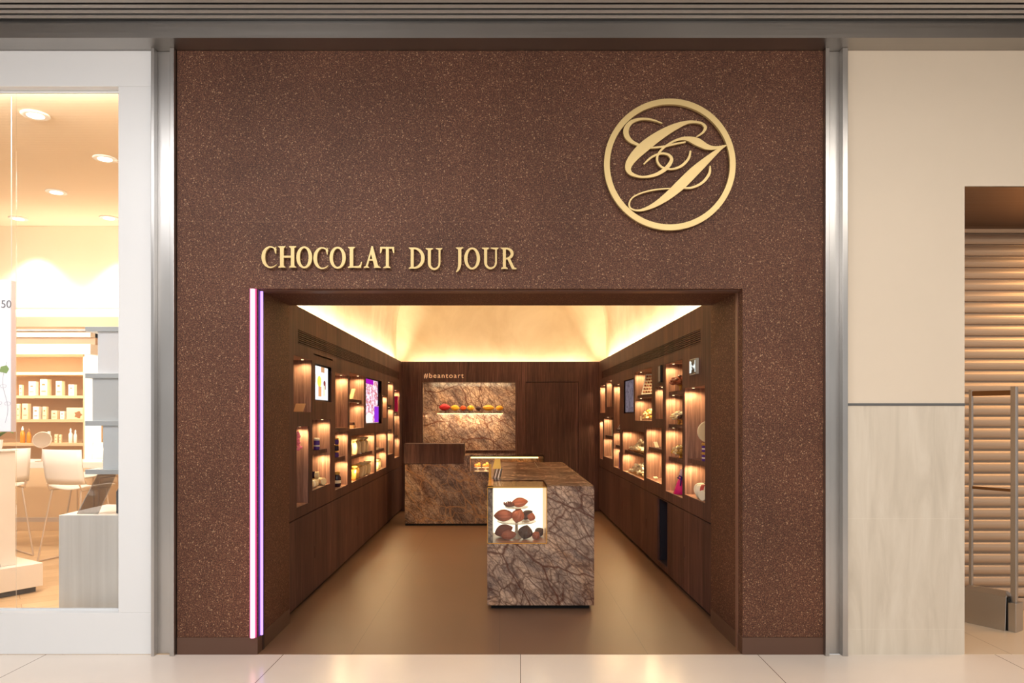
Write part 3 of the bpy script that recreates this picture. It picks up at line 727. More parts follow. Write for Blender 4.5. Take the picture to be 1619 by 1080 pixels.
# pastries in the vitrine
def lump(name, m, c, r, n=18, m2=None, seed=0, rot=0):
    rnd = random.Random(seed); mb = MB(); mb.lathe((0, 0, 0), [(max(.004, math.sin(PI*k/8)), -math.cos(PI*k/8)) for k in range(9)], n)
    cs, sn = math.cos(rot), math.sin(rot); V = []
    for v in mb.v:
        q = 1+.10*math.sin(5*v[0]+seed)*math.cos(4*v[1]+seed)
        x, y_, z = v[0]*r[0]*q, v[1]*r[1]*q, v[2]*r[2]*q; V.append((c[0]+x*cs-y_*sn, c[1]+x*sn+y_*cs, c[2]+z))
    mb.v = V; return mb
choc_o = mat('amber_sweet', srgb(206, 120, 40), .35); cream = mat('cream_wrapper', srgb(240, 222, 190), .45); goldw = mat('gold_foil', srgb(226, 180, 90), .3, .6)
for i, x in enumerate((-.33, -.22)):
    t = empty('chocolate_stand', (x, YC+.12, .7365), 0, ('pair of amber chocolates on a white holder, left end of the counter vitrine', 'pair of amber chocolates on a white holder, beside the leftmost holder in the vitrine')[i], 'chocolates')
    MB().lathe((x, YC+.12, .7365), [(.045, 0), (.04, .006), (.012, .012), (.012, .04), (.05, .046), (.05, .052)], 20).build('holder', 'white', t, smooth=False)
    lump('a', choc_o, (x-.012, YC+.12, .813), (.03, .02, .026), seed=i).build('chocolate', choc_o, t, smooth=True)
    lump('a', choc_o, (x+.022, YC+.125, .825), (.022, .022, .034), seed=i+4).build('chocolate', choc_o, t, smooth=True)
tag(B(-.30, -.235, YC+.03, YC+.033, .7366, .752).build('price_card', 'white'), 'small white price card lying at the front of the counter vitrine', 'card')

# ------------------------------------------------------------------ marble island
isl = empty('display_island', (.30, 2.45, 0), 0, 'large brown veined marble island block in the middle of the shop', 'counter')
IX0, IX1, IY0, IY1, IZ = -.110, .713, 1.037, 3.92, .956
CX1, CY_, CZ0 = .345, 1.527, .512     # display case: right, back, bottom
B(IX0+.03, IX1-.03, IY0+.06, IY1-.05, 0, .038).build('plinth', 'black', isl)
mb = B(IX0, IX1, CY_+.02, IY1, .038, IZ)                   # main block behind the case
mb.box(IX0, IX1, IY0, CY_+.02, .038, CZ0)                  # below the case
mb.box(CX1+.006, IX1, IY0, CY_+.02, CZ0, IZ)               # right of the case
mb.box(IX0+.004, IX0+.042, IY0+.012, CY_, CZ0, IZ-.03)     # pier at the left of the case
mb.build('marble_body', 'marble', isl)
B(.38, .383, 3.08, IY1-.01, IZ+.0003, IZ+.002).box(.383, IX1-.01, 3.08, 3.083, IZ+.0003, IZ+.002).build('joint_strip', mat('pale_joint', srgb(190, 165, 130), .3), isl)
B(IX0+.002, IX0+.045, IY0+.01, 1.61, IZ+.0012, IZ+.003).build('lit_edge_strip', 'brass', isl)  # brass sliver stands in for the lit left edge of the glass top
B(IX0+.001, CX1+.005, IY0+.001, IY0+.007, CZ0+.001, IZ-.006).build('front_glass', 'glass', isl)
B(IX0+.001, CX1+.005, IY0+.001, CY_+.02, IZ-.007, IZ+.001).build('top_glass', m_glass('bronze_top_glass', (.52, .39, .28, 1), .4), isl)
mb = B(IX0, CX1+.006, IY0-.001, IY0+.004, IZ-.014, IZ-.006).box(IX0, CX1+.006, IY0-.001, IY0+.004, CZ0, CZ0+.005).box(IX0, IX0+.004, IY0-.001, IY0+.004, CZ0, IZ-.006).box(CX1+.002, CX1+.006, IY0-.001, IY0+.004, CZ0, IZ-.006)
mb.build('brass_edge', 'brass', isl)
B(CX1, CX1+.005, IY0+.004, CY_, CZ0+.001, IZ-.007).build('side_lining', mat('gold_side_lining', srgb(232, 170, 84), .35, .2), isl)
B(IX0+.043, CX1-.001, IY0+.008, CY_, CZ0+.0005, CZ0+.006).build('case_floor', mat('case_floor_tone', srgb(176, 116, 74), .35), isl)
B(IX0+.043, CX1-.001, CY_-.006, CY_+.002, CZ0+.007, IZ-.008).build('light_panel', 'panel_light', isl)
area('case_light', (.12, IY0+.05, IZ-.03), .36, .35, (1, .72, .42), (math.radians(20), 0, 0), .03)

# cocoa pods
def pod_mesh(L, R, ridges=10, amp=.06, n=60, m=18):
    mb = MB(); pr = []
    for k in range(m+1):
        t = k/m; r = R*math.sin(PI*t)**.72*(1-.18*(t-.5)); pr.append((max(.0015, r), (t-.5)*L))
    mb.lathe((0, 0, 0), pr, n, None, (ridges, amp)); return mb
def pod(c, L, R, ang, m_, label, cat='cocoa pod', group=None, tilt=0, yaw=0):
    mb = pod_mesh(L, R)
    Mx = Matrix.Rotation(yaw, 3, 'Z') @ Matrix.Rotation(PI/2-ang, 3, 'Y')
    mb.v = [tuple(Mx @ Vector(v)) for v in mb.v]
    zm = min(v[2] for v in mb.v)
    mb.v = [(v[0]+c[0], v[1]+c[1], v[2]-zm+c[2]) for v in mb.v]
    o = mb.build('cocoa_pod', m_, smooth=True); return tag(o, label, cat, group)
G1 = 'brown cocoa pods in the lit island case'
st = empty('tiered_stand', (.12, 1.27, CZ0+.006), 0, 'two tier clear glass stand holding cocoa pods inside the lit island case', 'stand')
f0 = CZ0+.006
MB().lathe((.12, 1.27, f0), [(.045, 0), (.035, .01), (.012, .06), (.009, .20), (.009, .235)], 20).build('stem', mat('frosted_stem', srgb(235, 215, 180), .3), st, smooth=True)
for z, r in ((.128, .155), (.243, .095)):
    MB().lathe((.12, 1.27, f0+z), [(r*.5, -.004), (r-.01, 0), (r, .006), (r-.002, .009), (r-.015, .005), (.009, .003)], 48).build('glass_plate', mat('lit_glass_plate', srgb(250, 240, 222), .15, 0, None, 0), st, smooth=True)
z1, z2 = f0+.134, f0+.249
pod((.145, 1.24, z2), .135, .037, .12, 'pod', 'orange brown cocoa pod lying on the top tier of the stand', group=G1)
pod((.02, 1.25, z1), .165, .046, .05, 'pod', 'long orange brown cocoa pod at the left of the middle tier', group=G1)
pod((.13, 1.21, z1), .115, .050, 1.2, 'pod', 'upright round cocoa pod in the middle of the stand', group=G1)
pod((.205, 1.34, z1), .11, .036, .6, 'podd', 'dark cocoa pod behind the others on the middle tier', group=G1)
pod((.238, 1.25, z1+.004), .068, .031, 1.3, 'pod', 'small round cocoa pod at the right rim of the middle tier', group=G1)
pod((.018, 1.31, f0), .155, .048, .35, 'pod', 'large cocoa pod on the case floor at the far left', group=G1)
pod((.055, 1.17, f0), .125, .036, .15, 'pod', 'orange cocoa pod at the front of the case floor, left of centre', group=G1)
pod((.19, 1.21, f0), .115, .056, 1.35, 'podd', 'large dark green brown cocoa pod right of the stem on the case floor', group=G1)
pod((.272, 1.20, f0), .07, .031, .9, 'pod', 'small cocoa pod at the right front of the case floor', group=G1)
pod((.305, 1.33, f0), .085, .036, .7, 'podd', 'small dark cocoa pod at the back right of the case floor', group=G1)
for i, (x, yy) in enumerate(((.06, 1.235), (.092, 1.30))):   # opened pods with toothed rim
    mb = MB(); n = 48; pr = [(.002, 0), (.022, .006), (.036, .02), (.040, .034), (.036, .034), (.030, .02), (.004, .008)]
    mb.lathe((0, 0, 0), pr, n)
    V = []
    for j, v in enumerate(mb.v):
        k = j % n; z = v[2]+(.007*math.cos(12*2*PI*k/n) if v[2] > .03 else 0); V.append((v[0]*1.15+x, v[1]+yy, z+z2))
    mb.v = V; tag(mb.build('cocoa_pod_half', mat('opened_pod', srgb(120, 66, 46), .6), smooth=True), ('opened cocoa pod shell with toothed rim, front left of the top tier', 'opened cocoa pod shell with toothed rim, behind the other half on the top tier')[i], 'cocoa pod', 'opened pod shells on the top tier')

# card holder on the island
ch = empty('brochure_holder', (-.06, 1.86, IZ), 0, 'gold holder with striped black and white cards standing on the island', 'holder')
mb = MB().box(-.108, -.088, 1.62, 1.635, IZ+.001, IZ+.13); mb.build('gold_stand', 'brass', ch)
for k in range(5):
    x = -.075+k*.014
    MB().hexa([(x, 1.70, IZ+.001), (x+.006, 1.70, IZ+.001), (x+.006, 1.82, IZ+.001), (x, 1.82, IZ+.001), (x+.022, 1.70, IZ+.085), (x+.028, 1.70, IZ+.085), (x+.028, 1.82, IZ+.085), (x+.022, 1.82, IZ+.085)]).build('card', 'white' if k % 2 else mat('black_card', (.02, .02, .02), .3), ch)
MB().hexa([(-.078, 1.69, IZ+.086), (-.005, 1.69, IZ+.086), (-.005, 1.83, IZ+.086), (-.078, 1.83, IZ+.086), (-.058, 1.72, IZ+.165), (-.012, 1.72, IZ+.165), (-.012, 1.80, IZ+.165), (-.058, 1.80, IZ+.165)]).build('gold_box', goldw, ch, bevel=.002)

# pods on the marble niche shelf
sk = [(-1.005, -.805, .052, srgb(178, 24, 30), 'red cocoa pod at the left end of the marble niche shelf'), (-.815, -.66, .044, srgb(222, 170, 40), 'yellow cocoa pod beside the red one on the niche shelf'),
      (-.67, -.55, .040, srgb(200, 84, 34), 'orange red cocoa pod third from the left on the niche shelf'), (-.555, -.425, .042, srgb(228, 180, 48), 'yellow cocoa pod left of the dark one on the niche shelf'),
      (-.42, -.315, .034, srgb(60, 30, 34), 'dark purple cocoa pod on the niche shelf'), (-.31, -.105, .046, srgb(214, 160, 44), 'largest yellow cocoa pod right of the dark one on the niche shelf'),
      (-.10, .035, .040, srgb(224, 160, 40), 'yellow orange cocoa pod at the right end of the niche shelf')]
for i, (a, b, r, c, lab) in enumerate(sk):
    pod(((a+b)/2, YB+.20, SZ), (b-a)*.93, r, .04*(-1)**i, mat('pod_skin_'+str(i), c, .35), lab, group='coloured cocoa pods on the niche shelf')

# ------------------------------------------------------------------ goods in the cabinets
cel = mat('clear_cream_bag', srgb(238, 214, 168), .25); goldc = mat('gold_bag', srgb(214, 168, 84), .3, .35); magenta = mat('magenta_cloth', srgb(226, 24, 130), .6)
purple = mat('purple_print', srgb(88, 44, 140), .4); pinkm = mat('pink_wrap', srgb(238, 130, 150), .4); tan = mat('tan_card', srgb(196, 150, 108), .6)
choc = mat('milk_chocolate', srgb(150, 84, 56), .4); redw = mat('red_band', srgb(196, 70, 60), .45); darkc = mat('dark_chocolate', srgb(70, 40, 30), .35); navy = mat('dark_jar', srgb(48, 30, 50), .2)
ivory = mat('ivory_paper', srgb(242, 232, 208), .5)
def cyl(name, m, c, r, h, parent=None, n=24, axis=None, smooth=False):
    mb = MB(); b = min(.004, r*.15)
    mb.lathe((0, 0, 0), [(r-b, 0), (r, b), (r, h-b), (r-b, h)], n)
    if axis: 
        q = Vector((0, 0, 1)).rotation_difference(Vector(axis)).to_matrix(); mb.v = [tuple(q @ Vector(v)) for v in mb.v]
    mb.v = [(v[0]+c[0], v[1]+c[1], v[2]+c[2]) for v in mb.v]
    return mb.build(name, m, parent, smooth=smooth)
def leaning_card(name, m, x, y, z, w_, h, tilt, yaw, label, cat, t=.006, bevel=.001):
    # a slab standing on its lower edge, leaning back; yaw 0 faces the corridor
    mb = MB().box(-w_/2, w_/2, 0, t, 0, h); R_ = Matrix.Rotation(yaw, 3, 'Z') @ Matrix.Rotation(-tilt, 3, 'X')
    V = [R_ @ Vector(v) for v in mb.v]; zm = min(v.z for v in V); mb.v = [(v.x+x, v.y+y, v.z-zm+z+.0005) for v in V]
    return tag(mb.build(name, m, bevel=bevel), label, cat)
# --- left cabinet
leaning_card('card', tan, -1.63, 1.26, 1.527, .09, .075, .5, -.35, 'tan leaning card in the topmost left niche nearest the entrance', 'card')
g = empty('hanging_sweets', (-1.605, 1.17, 1.22), 0, 'string of pink wrapped sweets hanging in the tall left niche nearest the entrance', 'sweets')
MB().tube([(-1.605, 1.17, 1.24), (-1.605, 1.17, 1.412)], .0012, 6).build('string', ivory, g)
for k, (dx, dy, dz) in enumerate(((0, 0, 0), (.016, .01, .012), (-.004, .012, .030), (.006, -.006, .052), (-.004, .004, .076), (.005, 0, .100), (-.002, .002, .124))):
    lump('s', pinkm, (-1.605+dx, 1.17+dy, 1.235+dz), (.017, .017, .014), 14, seed=k).build('sweet', pinkm, g, smooth=True)
for i, (x, y, r, m_, lab) in enumerate(((-1.615, 1.79, .026, purple, 'purple tin with pale lid on the upper shelf of the second left niche'), (-1.64, 1.885, .026, pinkm, 'pink tin with pale lid beside the purple one in the second left niche'))):
    t = empty('tin', (x, y, 1.199), 0, lab, 'tin'); cyl('body', m_, (x, y, 1.2), r, .082, t); cyl('lid', ivory, (x, y, 1.282), r+.001, .018, t); cyl('label_band', ivory, (x, y, 1.225), r+.0006, .02, t)
def gift_roll(c, axis, r, L, m1, m2, label, group=None):
    t = empty('gift_roll', c, 0, label, 'gift pack', group); ax = Vector(axis).normalized(); c = Vector(c)
    cyl('wrapper', m1, c-ax*L/2, r, L, t, axis=ax); cyl('band', m2, c-ax*L*.18, r+.001, L*.36, t, axis=ax)
    return t
gift_roll((-1.625, 1.66, .914), (.3, 1, .0), .033, .10, cel, ivory, 'cream gift roll at the front of the lower second left niche')
gift_roll((-1.66, 1.80, .914), (1, .35, .0), .033, .11, cel, goldw, 'cream gift roll with gold band in the middle of the lower second left niche')
gift_roll((-1.62, 1.92, .914), (.9, -.6, .0), .033, .11, cel, ivory, 'cream gift roll at the far end of the lower second left niche')
gift_roll((-1.66, 1.86, .974), (1, .0, .0), .03, .10, cel, navy, 'cream gift roll resting on the pile in the lower second left niche')
for k, (z, h, m_) in enumerate(((1.0925, .062, purple), (1.1555, .062, navy), (1.2185, .062, purple))):
    t = empty('tin', (-1.618, 2.53, z), 0, ('bottom', 'middle', 'top')[k]+' tin of the stack of three tins in the upper third left niche', 'tin', 'stacked tins in the third left niche')
    cyl('body', m_, (-1.618, 2.53, z), .03, h-.014, t); cyl('lid', goldw, (-1.618, 2.53, z+h-.014), .031, .013, t)
for k, (x, y, r, h) in enumerate(((-1.625, 2.60, .043, .15), (-1.69, 2.50, .04, .19))):
    t = empty('jar', (x, y, .797), 0, ('round dark jar with gold lid in the lower third left niche', 'taller dark jar behind the round jar in the lower third left niche')[k], 'jar')
    MB().lathe((x, y, .798), [(r*.8, 0), (r, .015), (r, h*.62), (r*.7, h*.78), (r*.7, h*.8)], 24).build('body', navy, t, smooth=True)
    cyl('lid', goldw, (x, y, .798+h*.8), r*.74, h*.2, t); cyl('paper_label', ivory, (x, y, .798+h*.22), r+.0008, h*.24, t)
leaning_card('picture_frame', cel, -1.63, 3.30, 1.673, .05, .12, .35, -.5, 'cream bar leaning in the upper fourth left niche, nearest the aisle', 'bar', t=.014)
leaning_card('picture_frame', goldw, -1.66, 3.36, 1.673, .06, .075, .8, -.5, 'low gold bar leaning beside the cream bar in the upper fourth left niche', 'bar', t=.014)
tag(B(-1.70, -1.60, 3.30, 3.42, 1.3625, 1.392).build('gift_box', tan, bevel=.002), 'tan flat box at the bottom of the fourth left niche', 'box')
tag(B(-1.69, -1.61, 3.31, 3.41, 1.393, 1.425).build('gift_box', darkc, bevel=.002), 'dark brown box lying on the tan flat box in the fourth left niche', 'box')
def pouch(x, y, z, w_, h, lean, yaw, m1, m2, label, group):
    t = empty('gift_pouch', (x, y, z), yaw, label, 'gift pouch', group)
    n = 16; vs = []; rows = ((0, .9, .34), (.1, 1, .42), (.45, 1, .36), (.72, .86, .2), (.8, .45, .14), (.9, .8, .1), (1, 1, .06))
    for f_, a, b in rows:
        for k in range(n):
            an = 2*PI*k/n; vs.append((a*w_/2*math.cos(an), b*w_/2*math.sin(an)+lean*f_*h, f_*h+.003*math.cos(5*an)))
    fs = [(i*n+k, i*n+(k+1) % n, (i+1)*n+(k+1) % n, (i+1)*n+k) for i in range(len(rows)-1) for k in range(n)]+[tuple(range(n))[::-1], tuple(range(6*n, 7*n))]
    MB().add(vs, fs).build('bag', m1, t, local=True, smooth=True)
    q = MB(); q.tube([(.46*w_/2*1.04*math.cos(2*PI*k/12), .15*w_/2*math.sin(2*PI*k/12)+lean*.8*h, .8*h) for k in range(12)], .003, 6, True)
    q.tube([(0, -.08*w_+lean*.8*h, .8*h), (w_*.28, -.16*w_+lean*.8*h, .86*h), (w_*.2, -.16*w_+lean*.8*h, .76*h), (0, -.09*w_+lean*.8*h, .8*h), (-w_*.28, -.16*w_+lean*.8*h, .86*h), (-w_*.2, -.16*w_+lean*.8*h, .76*h), (0, -.09*w_+lean*.8*h, .8*h)], .0025, 6)
    q.build('ribbon', m2, t, local=True)
    return t
ordn = ['nearest', 'second', 'third', 'fourth', 'fifth', 'furthest']
for k in range(5):
    pouch(-1.645+.01*(k % 2), 3.14+k*.235, 1.0695, .135, .175, .12, -.35, cel, goldw, ordn[k]+' cream gift pouch in the upper row of the wide left niche', 'cream pouches in the wide left niche')
for k in range(6):
    pouch(-1.64+.012*(k % 2), 3.10+k*.215, .8005, .12, .15, .25, -.4, goldc if k < 3 else cel, goldw, ordn[k]+(' gold' if k < 3 else ' cream')+' gift pouch in the lower row of the wide left niche', 'pouches in the lower wide left niche')
tag(MB().add([(-1.60, 3.60, 1.0695), (-1.57, 3.60, 1.0695), (-1.585, 3.64, 1.0695), (-1.585, 3.615, 1.115)], [(0, 1, 3), (1, 2, 3), (2, 0, 3), (0, 2, 1)]).build('price_tag', 'white'), 'small white pyramid tag in front of the cream pouches, upper wide left niche', 'tag')
for k in range(3):
    pouch(-1.64, 4.62+k*.2, .8005, .11, .125, .3, -.4, cel, goldw, ordn[k]+' small cream pouch in the lower sixth left niche', 'small pouches in the sixth left niche')
tag(B(-1.68, -1.59, 4.62, 4.84, 1.0625, 1.09).build('gift_box', ivory, bevel=.002), 'low ivory box on the shelf of the sixth left niche', 'box')
tag(B(-1.68, -1.60, 5.70, 5.79, .954, 1.15).build('gift_box', ivory, bevel=.002), 'tall ivory box in the bottom of the second last left niche column', 'box')
leaning_card('gift_bag', magenta, -1.60, 6.36, 1.556, .07, .23, .03, -.2, 'narrow magenta bag at the top of the last left niche column', 'bag', t=.03)
# --- right cabinet
for k, z in enumerate((1.1445, 1.2155)):
    t = empty('tin', (1.60, 1.10, z), 0, ('lower', 'upper')[k]+' purple and gold tin of the pair stacked in the nearest right niche', 'tin', 'purple tins in the nearest right niche')
    cyl('body', purple, (1.60, 1.10, z), .04, .05, t); cyl('lid', goldw, (1.60, 1.10, z+.05), .042, .02, t); cyl('label_band', ivory, (1.60, 1.10, z+.016), .0406, .018, t)
t = empty('round_box', (1.61, 1.10, 1.2865), 0, 'round cream box standing on edge on the purple tins in the nearest right niche', 'box')
cyl('body', ivory, (1.61, 1.085, 1.2865+.0865), .085, .026, t, 40, (0, 1, 0)); cyl('lid', cel, (1.61, 1.075, 1.2865+.0865), .0865, .012, t, 40, (0, 1, 0))
gift_roll((1.60, 1.19, .899), (.75, -.5, 0), .054, .10, ivory, redw, 'cream drum box with red band lying in the lower nearest right niche')
gift_roll((1.64, 1.36, .899), (.7, .6, 0), .054, .11, ivory, darkc, 'cream drum box with dark band at the far end of the lower nearest right niche')
gift_roll((1.575, 1.04, .885), (.8, .5, 0), .040, .09, ivory, goldw, 'smaller cream drum box with gold band in the lower nearest right niche')
def cluster(name, x, y, z, R, H, n, mats, label, cat, seed, rs=.015, pot=None, flat=1.0):
    t = empty(name, (x, y, z), 0, label, cat); rnd = random.Random(seed)
    MB().lathe((x, y, z+.0005), [(.02, 0), (.018, .004), (.010, .012), (.014, H*.35), (R*.55, H*.55), (R*.5, H*.56)], 20).build('cone', pot or goldw, t)
    for k, m_ in enumerate(mats):
        mb = MB()
        for j in range(n//len(mats)):
            a = rnd.random()*2*PI; e = math.acos(rnd.random()); q = R*(.8+.2*rnd.random())
            c = (x+q*math.sin(e)*math.cos(a), y+q*flat*math.sin(e)*math.sin(a), z+H*.5+q*.85*math.cos(e))
            l = lump('l', m_, c, (rs*(.8+.5*rnd.random()), rs*(.8+.4*rnd.random()), rs*.8), 8, seed=j); mb.add(l.v, l.f)
        mb.build('petals', m_, t, smooth=True)['kind'] = 'stuff'
    return t
pinkish = mat('rose_chocolate', srgb(204, 138, 110), .45)
cluster('chocolate_bouquet', 1.61, 1.98, 1.7195, .092, .12, 90, [choc, pinkish], 'brown and rose bouquet of chocolates, top shelf of the second right niche', 'bouquet', 3, .014)
cluster('chocolate_bouquet', 1.615, 2.05, 1.4205, .075, .10, 80, [ivory, cel], 'white and cream bouquet on the second shelf of the second right niche', 'bouquet', 5, .014)
cluster('chocolate_bouquet', 1.60, 1.86, 1.4205, .045, .10, 44, [darkc, choc], 'dark brown twiggy bouquet beside the white bouquet in the second right niche', 'bouquet', 6, .010)
cluster('chocolate_bouquet', 1.61, 1.97, 1.1195, .08, .08, 70, [cel, goldc], 'cream and gold bouquet on the third shelf of the second right niche', 'bouquet', 8, .015)
t = empty('cloth_gift_bag', (1.60, 1.90, .8015), 0, 'magenta cloth bag with purple bow at the bottom of the second right niche', 'gift bag')
MB().lathe((1.60, 1.90, .802), [(.062, 0), (.07, .004), (.052, .06), (.034, .115), (.018, .15), (.014, .155)], 40, None, (9, .05)).build('cloth', magenta, t, smooth=True)
MB().lathe((1.60, 1.90, .957), [(.013, 0), (.02, .02), (.012, .05), (.004, .07)], 24, None, (6, .1)).build('top', mat('pale_pink_top', srgb(240, 205, 205), .5), t, smooth=True)
q = MB()
for s_ in (-1, 1): q.tube([(1.60, 1.875, .95), (1.60+s_*.03, 1.86, .968), (1.60+s_*.045, 1.86, .95), (1.60+s_*.025, 1.86, .938), (1.60, 1.872, .95)], .007, 8); q.tube([(1.60, 1.872, .95), (1.60+s_*.02, 1.85, .92), (1.60+s_*.025, 1.845, .88)], .006, 8)
q.build('bow', purple, t, smooth=True)
# tray of chocolates, leaning
t = empty('chocolate_tray', (1.635, 3.38, 1.727), -.72, 'tilted white framed tray of brown chocolates, upper fourth right niche', 'tray')
Rt = Matrix.Rotation(-.42, 3, 'X')
def tl(mb): mb.v = [tuple(Rt @ Vector(v)) for v in mb.v]; return mb
W_, H_ = .24, .25
tl(MB().box(-W_/2, W_/2, .002, .012, 0, H_)).build('backing', ivory, t, local=True)
tl(MB().box(-W_/2, -W_/2+.008, -.01, .002, 0, H_).box(W_/2-.008, W_/2, -.01, .002, 0, H_).box(-W_/2, W_/2, -.01, .002, 0, .008).box(-W_/2, W_/2, -.01, .002, H_-.008, H_)).build('rim', 'white', t, local=True)
for r in range(6):
    for c in range(7):
        x, z = -W_/2+.025+c*.0315, .03+r*.038
        tl(MB().lathe((x, -.006, z), [(.0105, -.006), (.0125, -.002), (.0125, .004), (.009, .009)], 10)).build('chocolate', choc if (r+c) % 3 else pinkish, t, local=True, smooth=True)
for o in [t]: o.location.z += .001
cluster('chocolate_bouquet', 1.63, 3.20, 1.4435, .125, .05, 110, [goldc, cel], 'wide gold and cream mound in the lower fourth right niche', 'bouquet', 11, .016)
leaning_card('card', ivory, 1.57, 3.62, 1.443, .02, .05, .1, .3, 'tiny ivory card at the far end of the lower fourth right niche', 'card', t=.004)
leaning_card('card', ivory, 1.60, 2.90, 1.1695, .045, .065, .5, .5, 'small ivory card leaning on the shelf of the fifth right niche', 'card')
leaning_card('card', ivory, 1.60, 2.95, .8445, .05, .03, .9, .5, 'flat ivory card on the floor of the fifth right niche', 'card')
leaning_card('gift_bag', cel, 1.60, 2.50, .8445, .02, .30, .02, .1, 'tall thin cream stick box in the fifth right niche', 'box', t=.02)
# heaps of wrapped pralines: one wrapped sweet, copied
def wrapped():
    n = 10; mb = MB(); pr = [(.012, -.034), (.015, -.031), (.004, -.02), (.013, -.016), (.017, -.006), (.017, .006), (.013, .016), (.004, .02), (.015, .031), (.012, .034)]
    mb.lathe((0, 0, 0), pr, n, Matrix.Rotation(PI/2, 3, 'Y'), (5, .12)); return mb
proto = None
for (z0, za, g_, lab) in ((1.0695, 'upper', 'wrapped pralines heaped on the upper shelf of the wide right niche', 'cream wrapped praline in the heap on the upper shelf of the wide right niche'),
                         (.8055, 'lower', 'wrapped pralines heaped on the floor of the wide right niche', 'cream wrapped praline in the heap on the floor of the wide right niche')):
    tag(MB().box(1.56, 1.78, 3.28, 4.40, z0, z0+.006).box(1.56, 1.563, 3.28, 4.40, z0+.006, z0+.016).build('tray', 'brass'), 'long shallow brass tray under the '+za+' heap of wrapped pralines', 'tray')
    rnd = random.Random(31 if za == 'upper' else 57)
    for k in range(64):
        yy = 3.33+1.0*rnd.random(); lay = rnd.random(); env = .075*(1-((yy-3.75)/.62)**2)
        x = 1.575+.17*rnd.random(); z = z0+.024+max(0, env)*lay*1.6
        if proto is None:
            proto = wrapped().build('wrapped_praline', ivory, smooth=True, origin=(0, 0, 0)); o = proto
        else: o = proto.copy(); col.objects.link(o)
        o.location = (x, yy, z); o.rotation_euler = (rnd.uniform(-.5, .5), rnd.uniform(-.6, .6), rnd.random()*PI)
        sc_ = rnd.uniform(.85, 1.15); o.scale = (sc_, sc_, sc_); tag(o, lab, 'wrapped sweet', g_)
# small pyramid, purple boxes
t = empty('pyramid_box', (1.60, 4.98, 1.3205), 0, 'small dark pyramid box with white edges in the seventh right niche', 'box')
a_ = .065; ap = (1.60, 4.98, 1.3205+.15); cs = [(1.60-a_, 4.98-a_, 1.321), (1.60+a_, 4.98-a_, 1.321), (1.60+a_, 4.98+a_, 1.321), (1.60-a_, 4.98+a_, 1.321)]
MB().add(cs+[ap], [(0, 1, 4), (1, 2, 4), (2, 3, 4), (3, 0, 4), (3, 2, 1, 0)]).build('body', darkc, t)
q = MB()
for c in cs: q.tube([c, ap], .0035, 6)
q.tube([(c[0], c[1], c[2]+.003) for c in cs], .0035, 6, True); q.build('edges', 'white', t)
leaning_card('gift_bag', purple, 1.58, 4.93, .807, .06, .21, .03, .2, 'purple bag at the bottom of the seventh right niche', 'bag', t=.05)
tag(cyl('candle', ivory, (1.58, 4.95, 1.1055), .012, .12), 'short ivory candle shape on the middle shelf of the seventh right niche', 'candle')
for (z, lab) in ((1.2085, 'upper'), (.896, 'lower')):
    t = empty('gift_box', (1.60, 5.62, z), 0, 'purple and ivory box on the '+lab+' level of the tenth right niche', 'box')
    B(1.56, 1.63, 5.52, 5.60, z, z+.20).build('body', purple, t, bevel=.002); B(1.555, 1.635, 5.62, 5.70, z, z+.23).build('sleeve', ivory, t, bevel=.002)

# ------------------------------------------------------------------ neighbour shop on the left
struct(B(-9, -2.06, .0, 5.6, -.1, .002).build('floor', m_woodfloor()), 'light oak floor of the shop on the left')
cream_p = m_plaster('warm_cream_paint', srgb(226, 206, 178), srgb(232, 213, 187), .4)
wl = B(-6.2, -2.183, 0, .10, 3.565, TOP).box(-2.405, -2.183, 0, .10, .262, 3.565).box(-6.2, -2.183, 0, .10, 0, .262)
struct(wl.build('wall_left', 'white', bevel=.003), 'white lacquered window surround of the shop on the left')
wn_ = struct(B(-6.2, -2.405, .06, .072, .262, .275).box(-6.2, -2.405, .06, .072, 3.55, 3.565).build('window_1', 'white'), 'large shop window on the left')
B(-3.088, -2.405, .062, .068, .275, 3.55).build('pane', 'wglass', wn_)
B(-6.2, -3.092, .062, .068, .275, 3.55).build('pane', 'wglass', wn_)
struct(B(-2.14, -2.04, .1, 5.6, 0, 3.8).build('wall_right', cream_p), 'side wall of the shop on the left')
struct(B(-9, -8.9, .1, 5.6, 0, 3.8).build('wall_left', cream_p), 'far side wall of the shop on the left')
struct(B(-9, -2.04, 5.3, 5.4, 0, 3.8).build('wall_back', cream_p), 'rear wall of the shop on the left')
struct(B(-9, -2.04, .1, 5.6, 3.7, 3.78).build('ceiling', cream_p), 'cream ceiling of the shop on the left')
struct(B(-9, -2.14, 3.87, 5.3, 2.60, 3.70).build('trim_7', cream_p), 'deep cream bulkhead below the ceiling of the shop on the left')
struct(B(-9, -2.14, 3.80, 3.87, 2.52, 2.72).build('trim_8', cream_p), 'cream ledge at the foot of the bulkhead')
for i, (x, y) in enumerate(((-3.406, .752), (-3.389, 1.652), (-4.375, 2.584), (-5.387, 3.546), (-4.363, 3.52))):
    t = empty('ceiling_light', (x, y, 3.70), 0, ['recessed ceiling spotlight nearest the window, upper left of the photo', 'recessed ceiling spotlight by the right edge of the shop window', 'recessed ceiling spotlight in the middle of the five', 'recessed ceiling spotlight at the far left near the bulkhead', 'recessed ceiling spotlight at the far right near the bulkhead'][i], 'ceiling light', 'recessed spotlights of the left shop')
    n = 28; MB().lathe((x, y, 3.688), [(.062, .010), (.095, .0105), (.097, .006), (.090, 0), (.066, .002)], n).build('ring', mat('white_ring', srgb(226, 220, 212), .4), t, smooth=True)
    MB().lathe((x, y, 3.686), [(.001, 0), (.056, .001), (.058, .008)], n).build('lamp', m_emit('halogen_glow', (1, .93, .8), 5), t)
    spot('ceiling_spot', (x, y, 3.67), 66, (1, .89, .73), 88, .35, (0, 0, 0), .04)
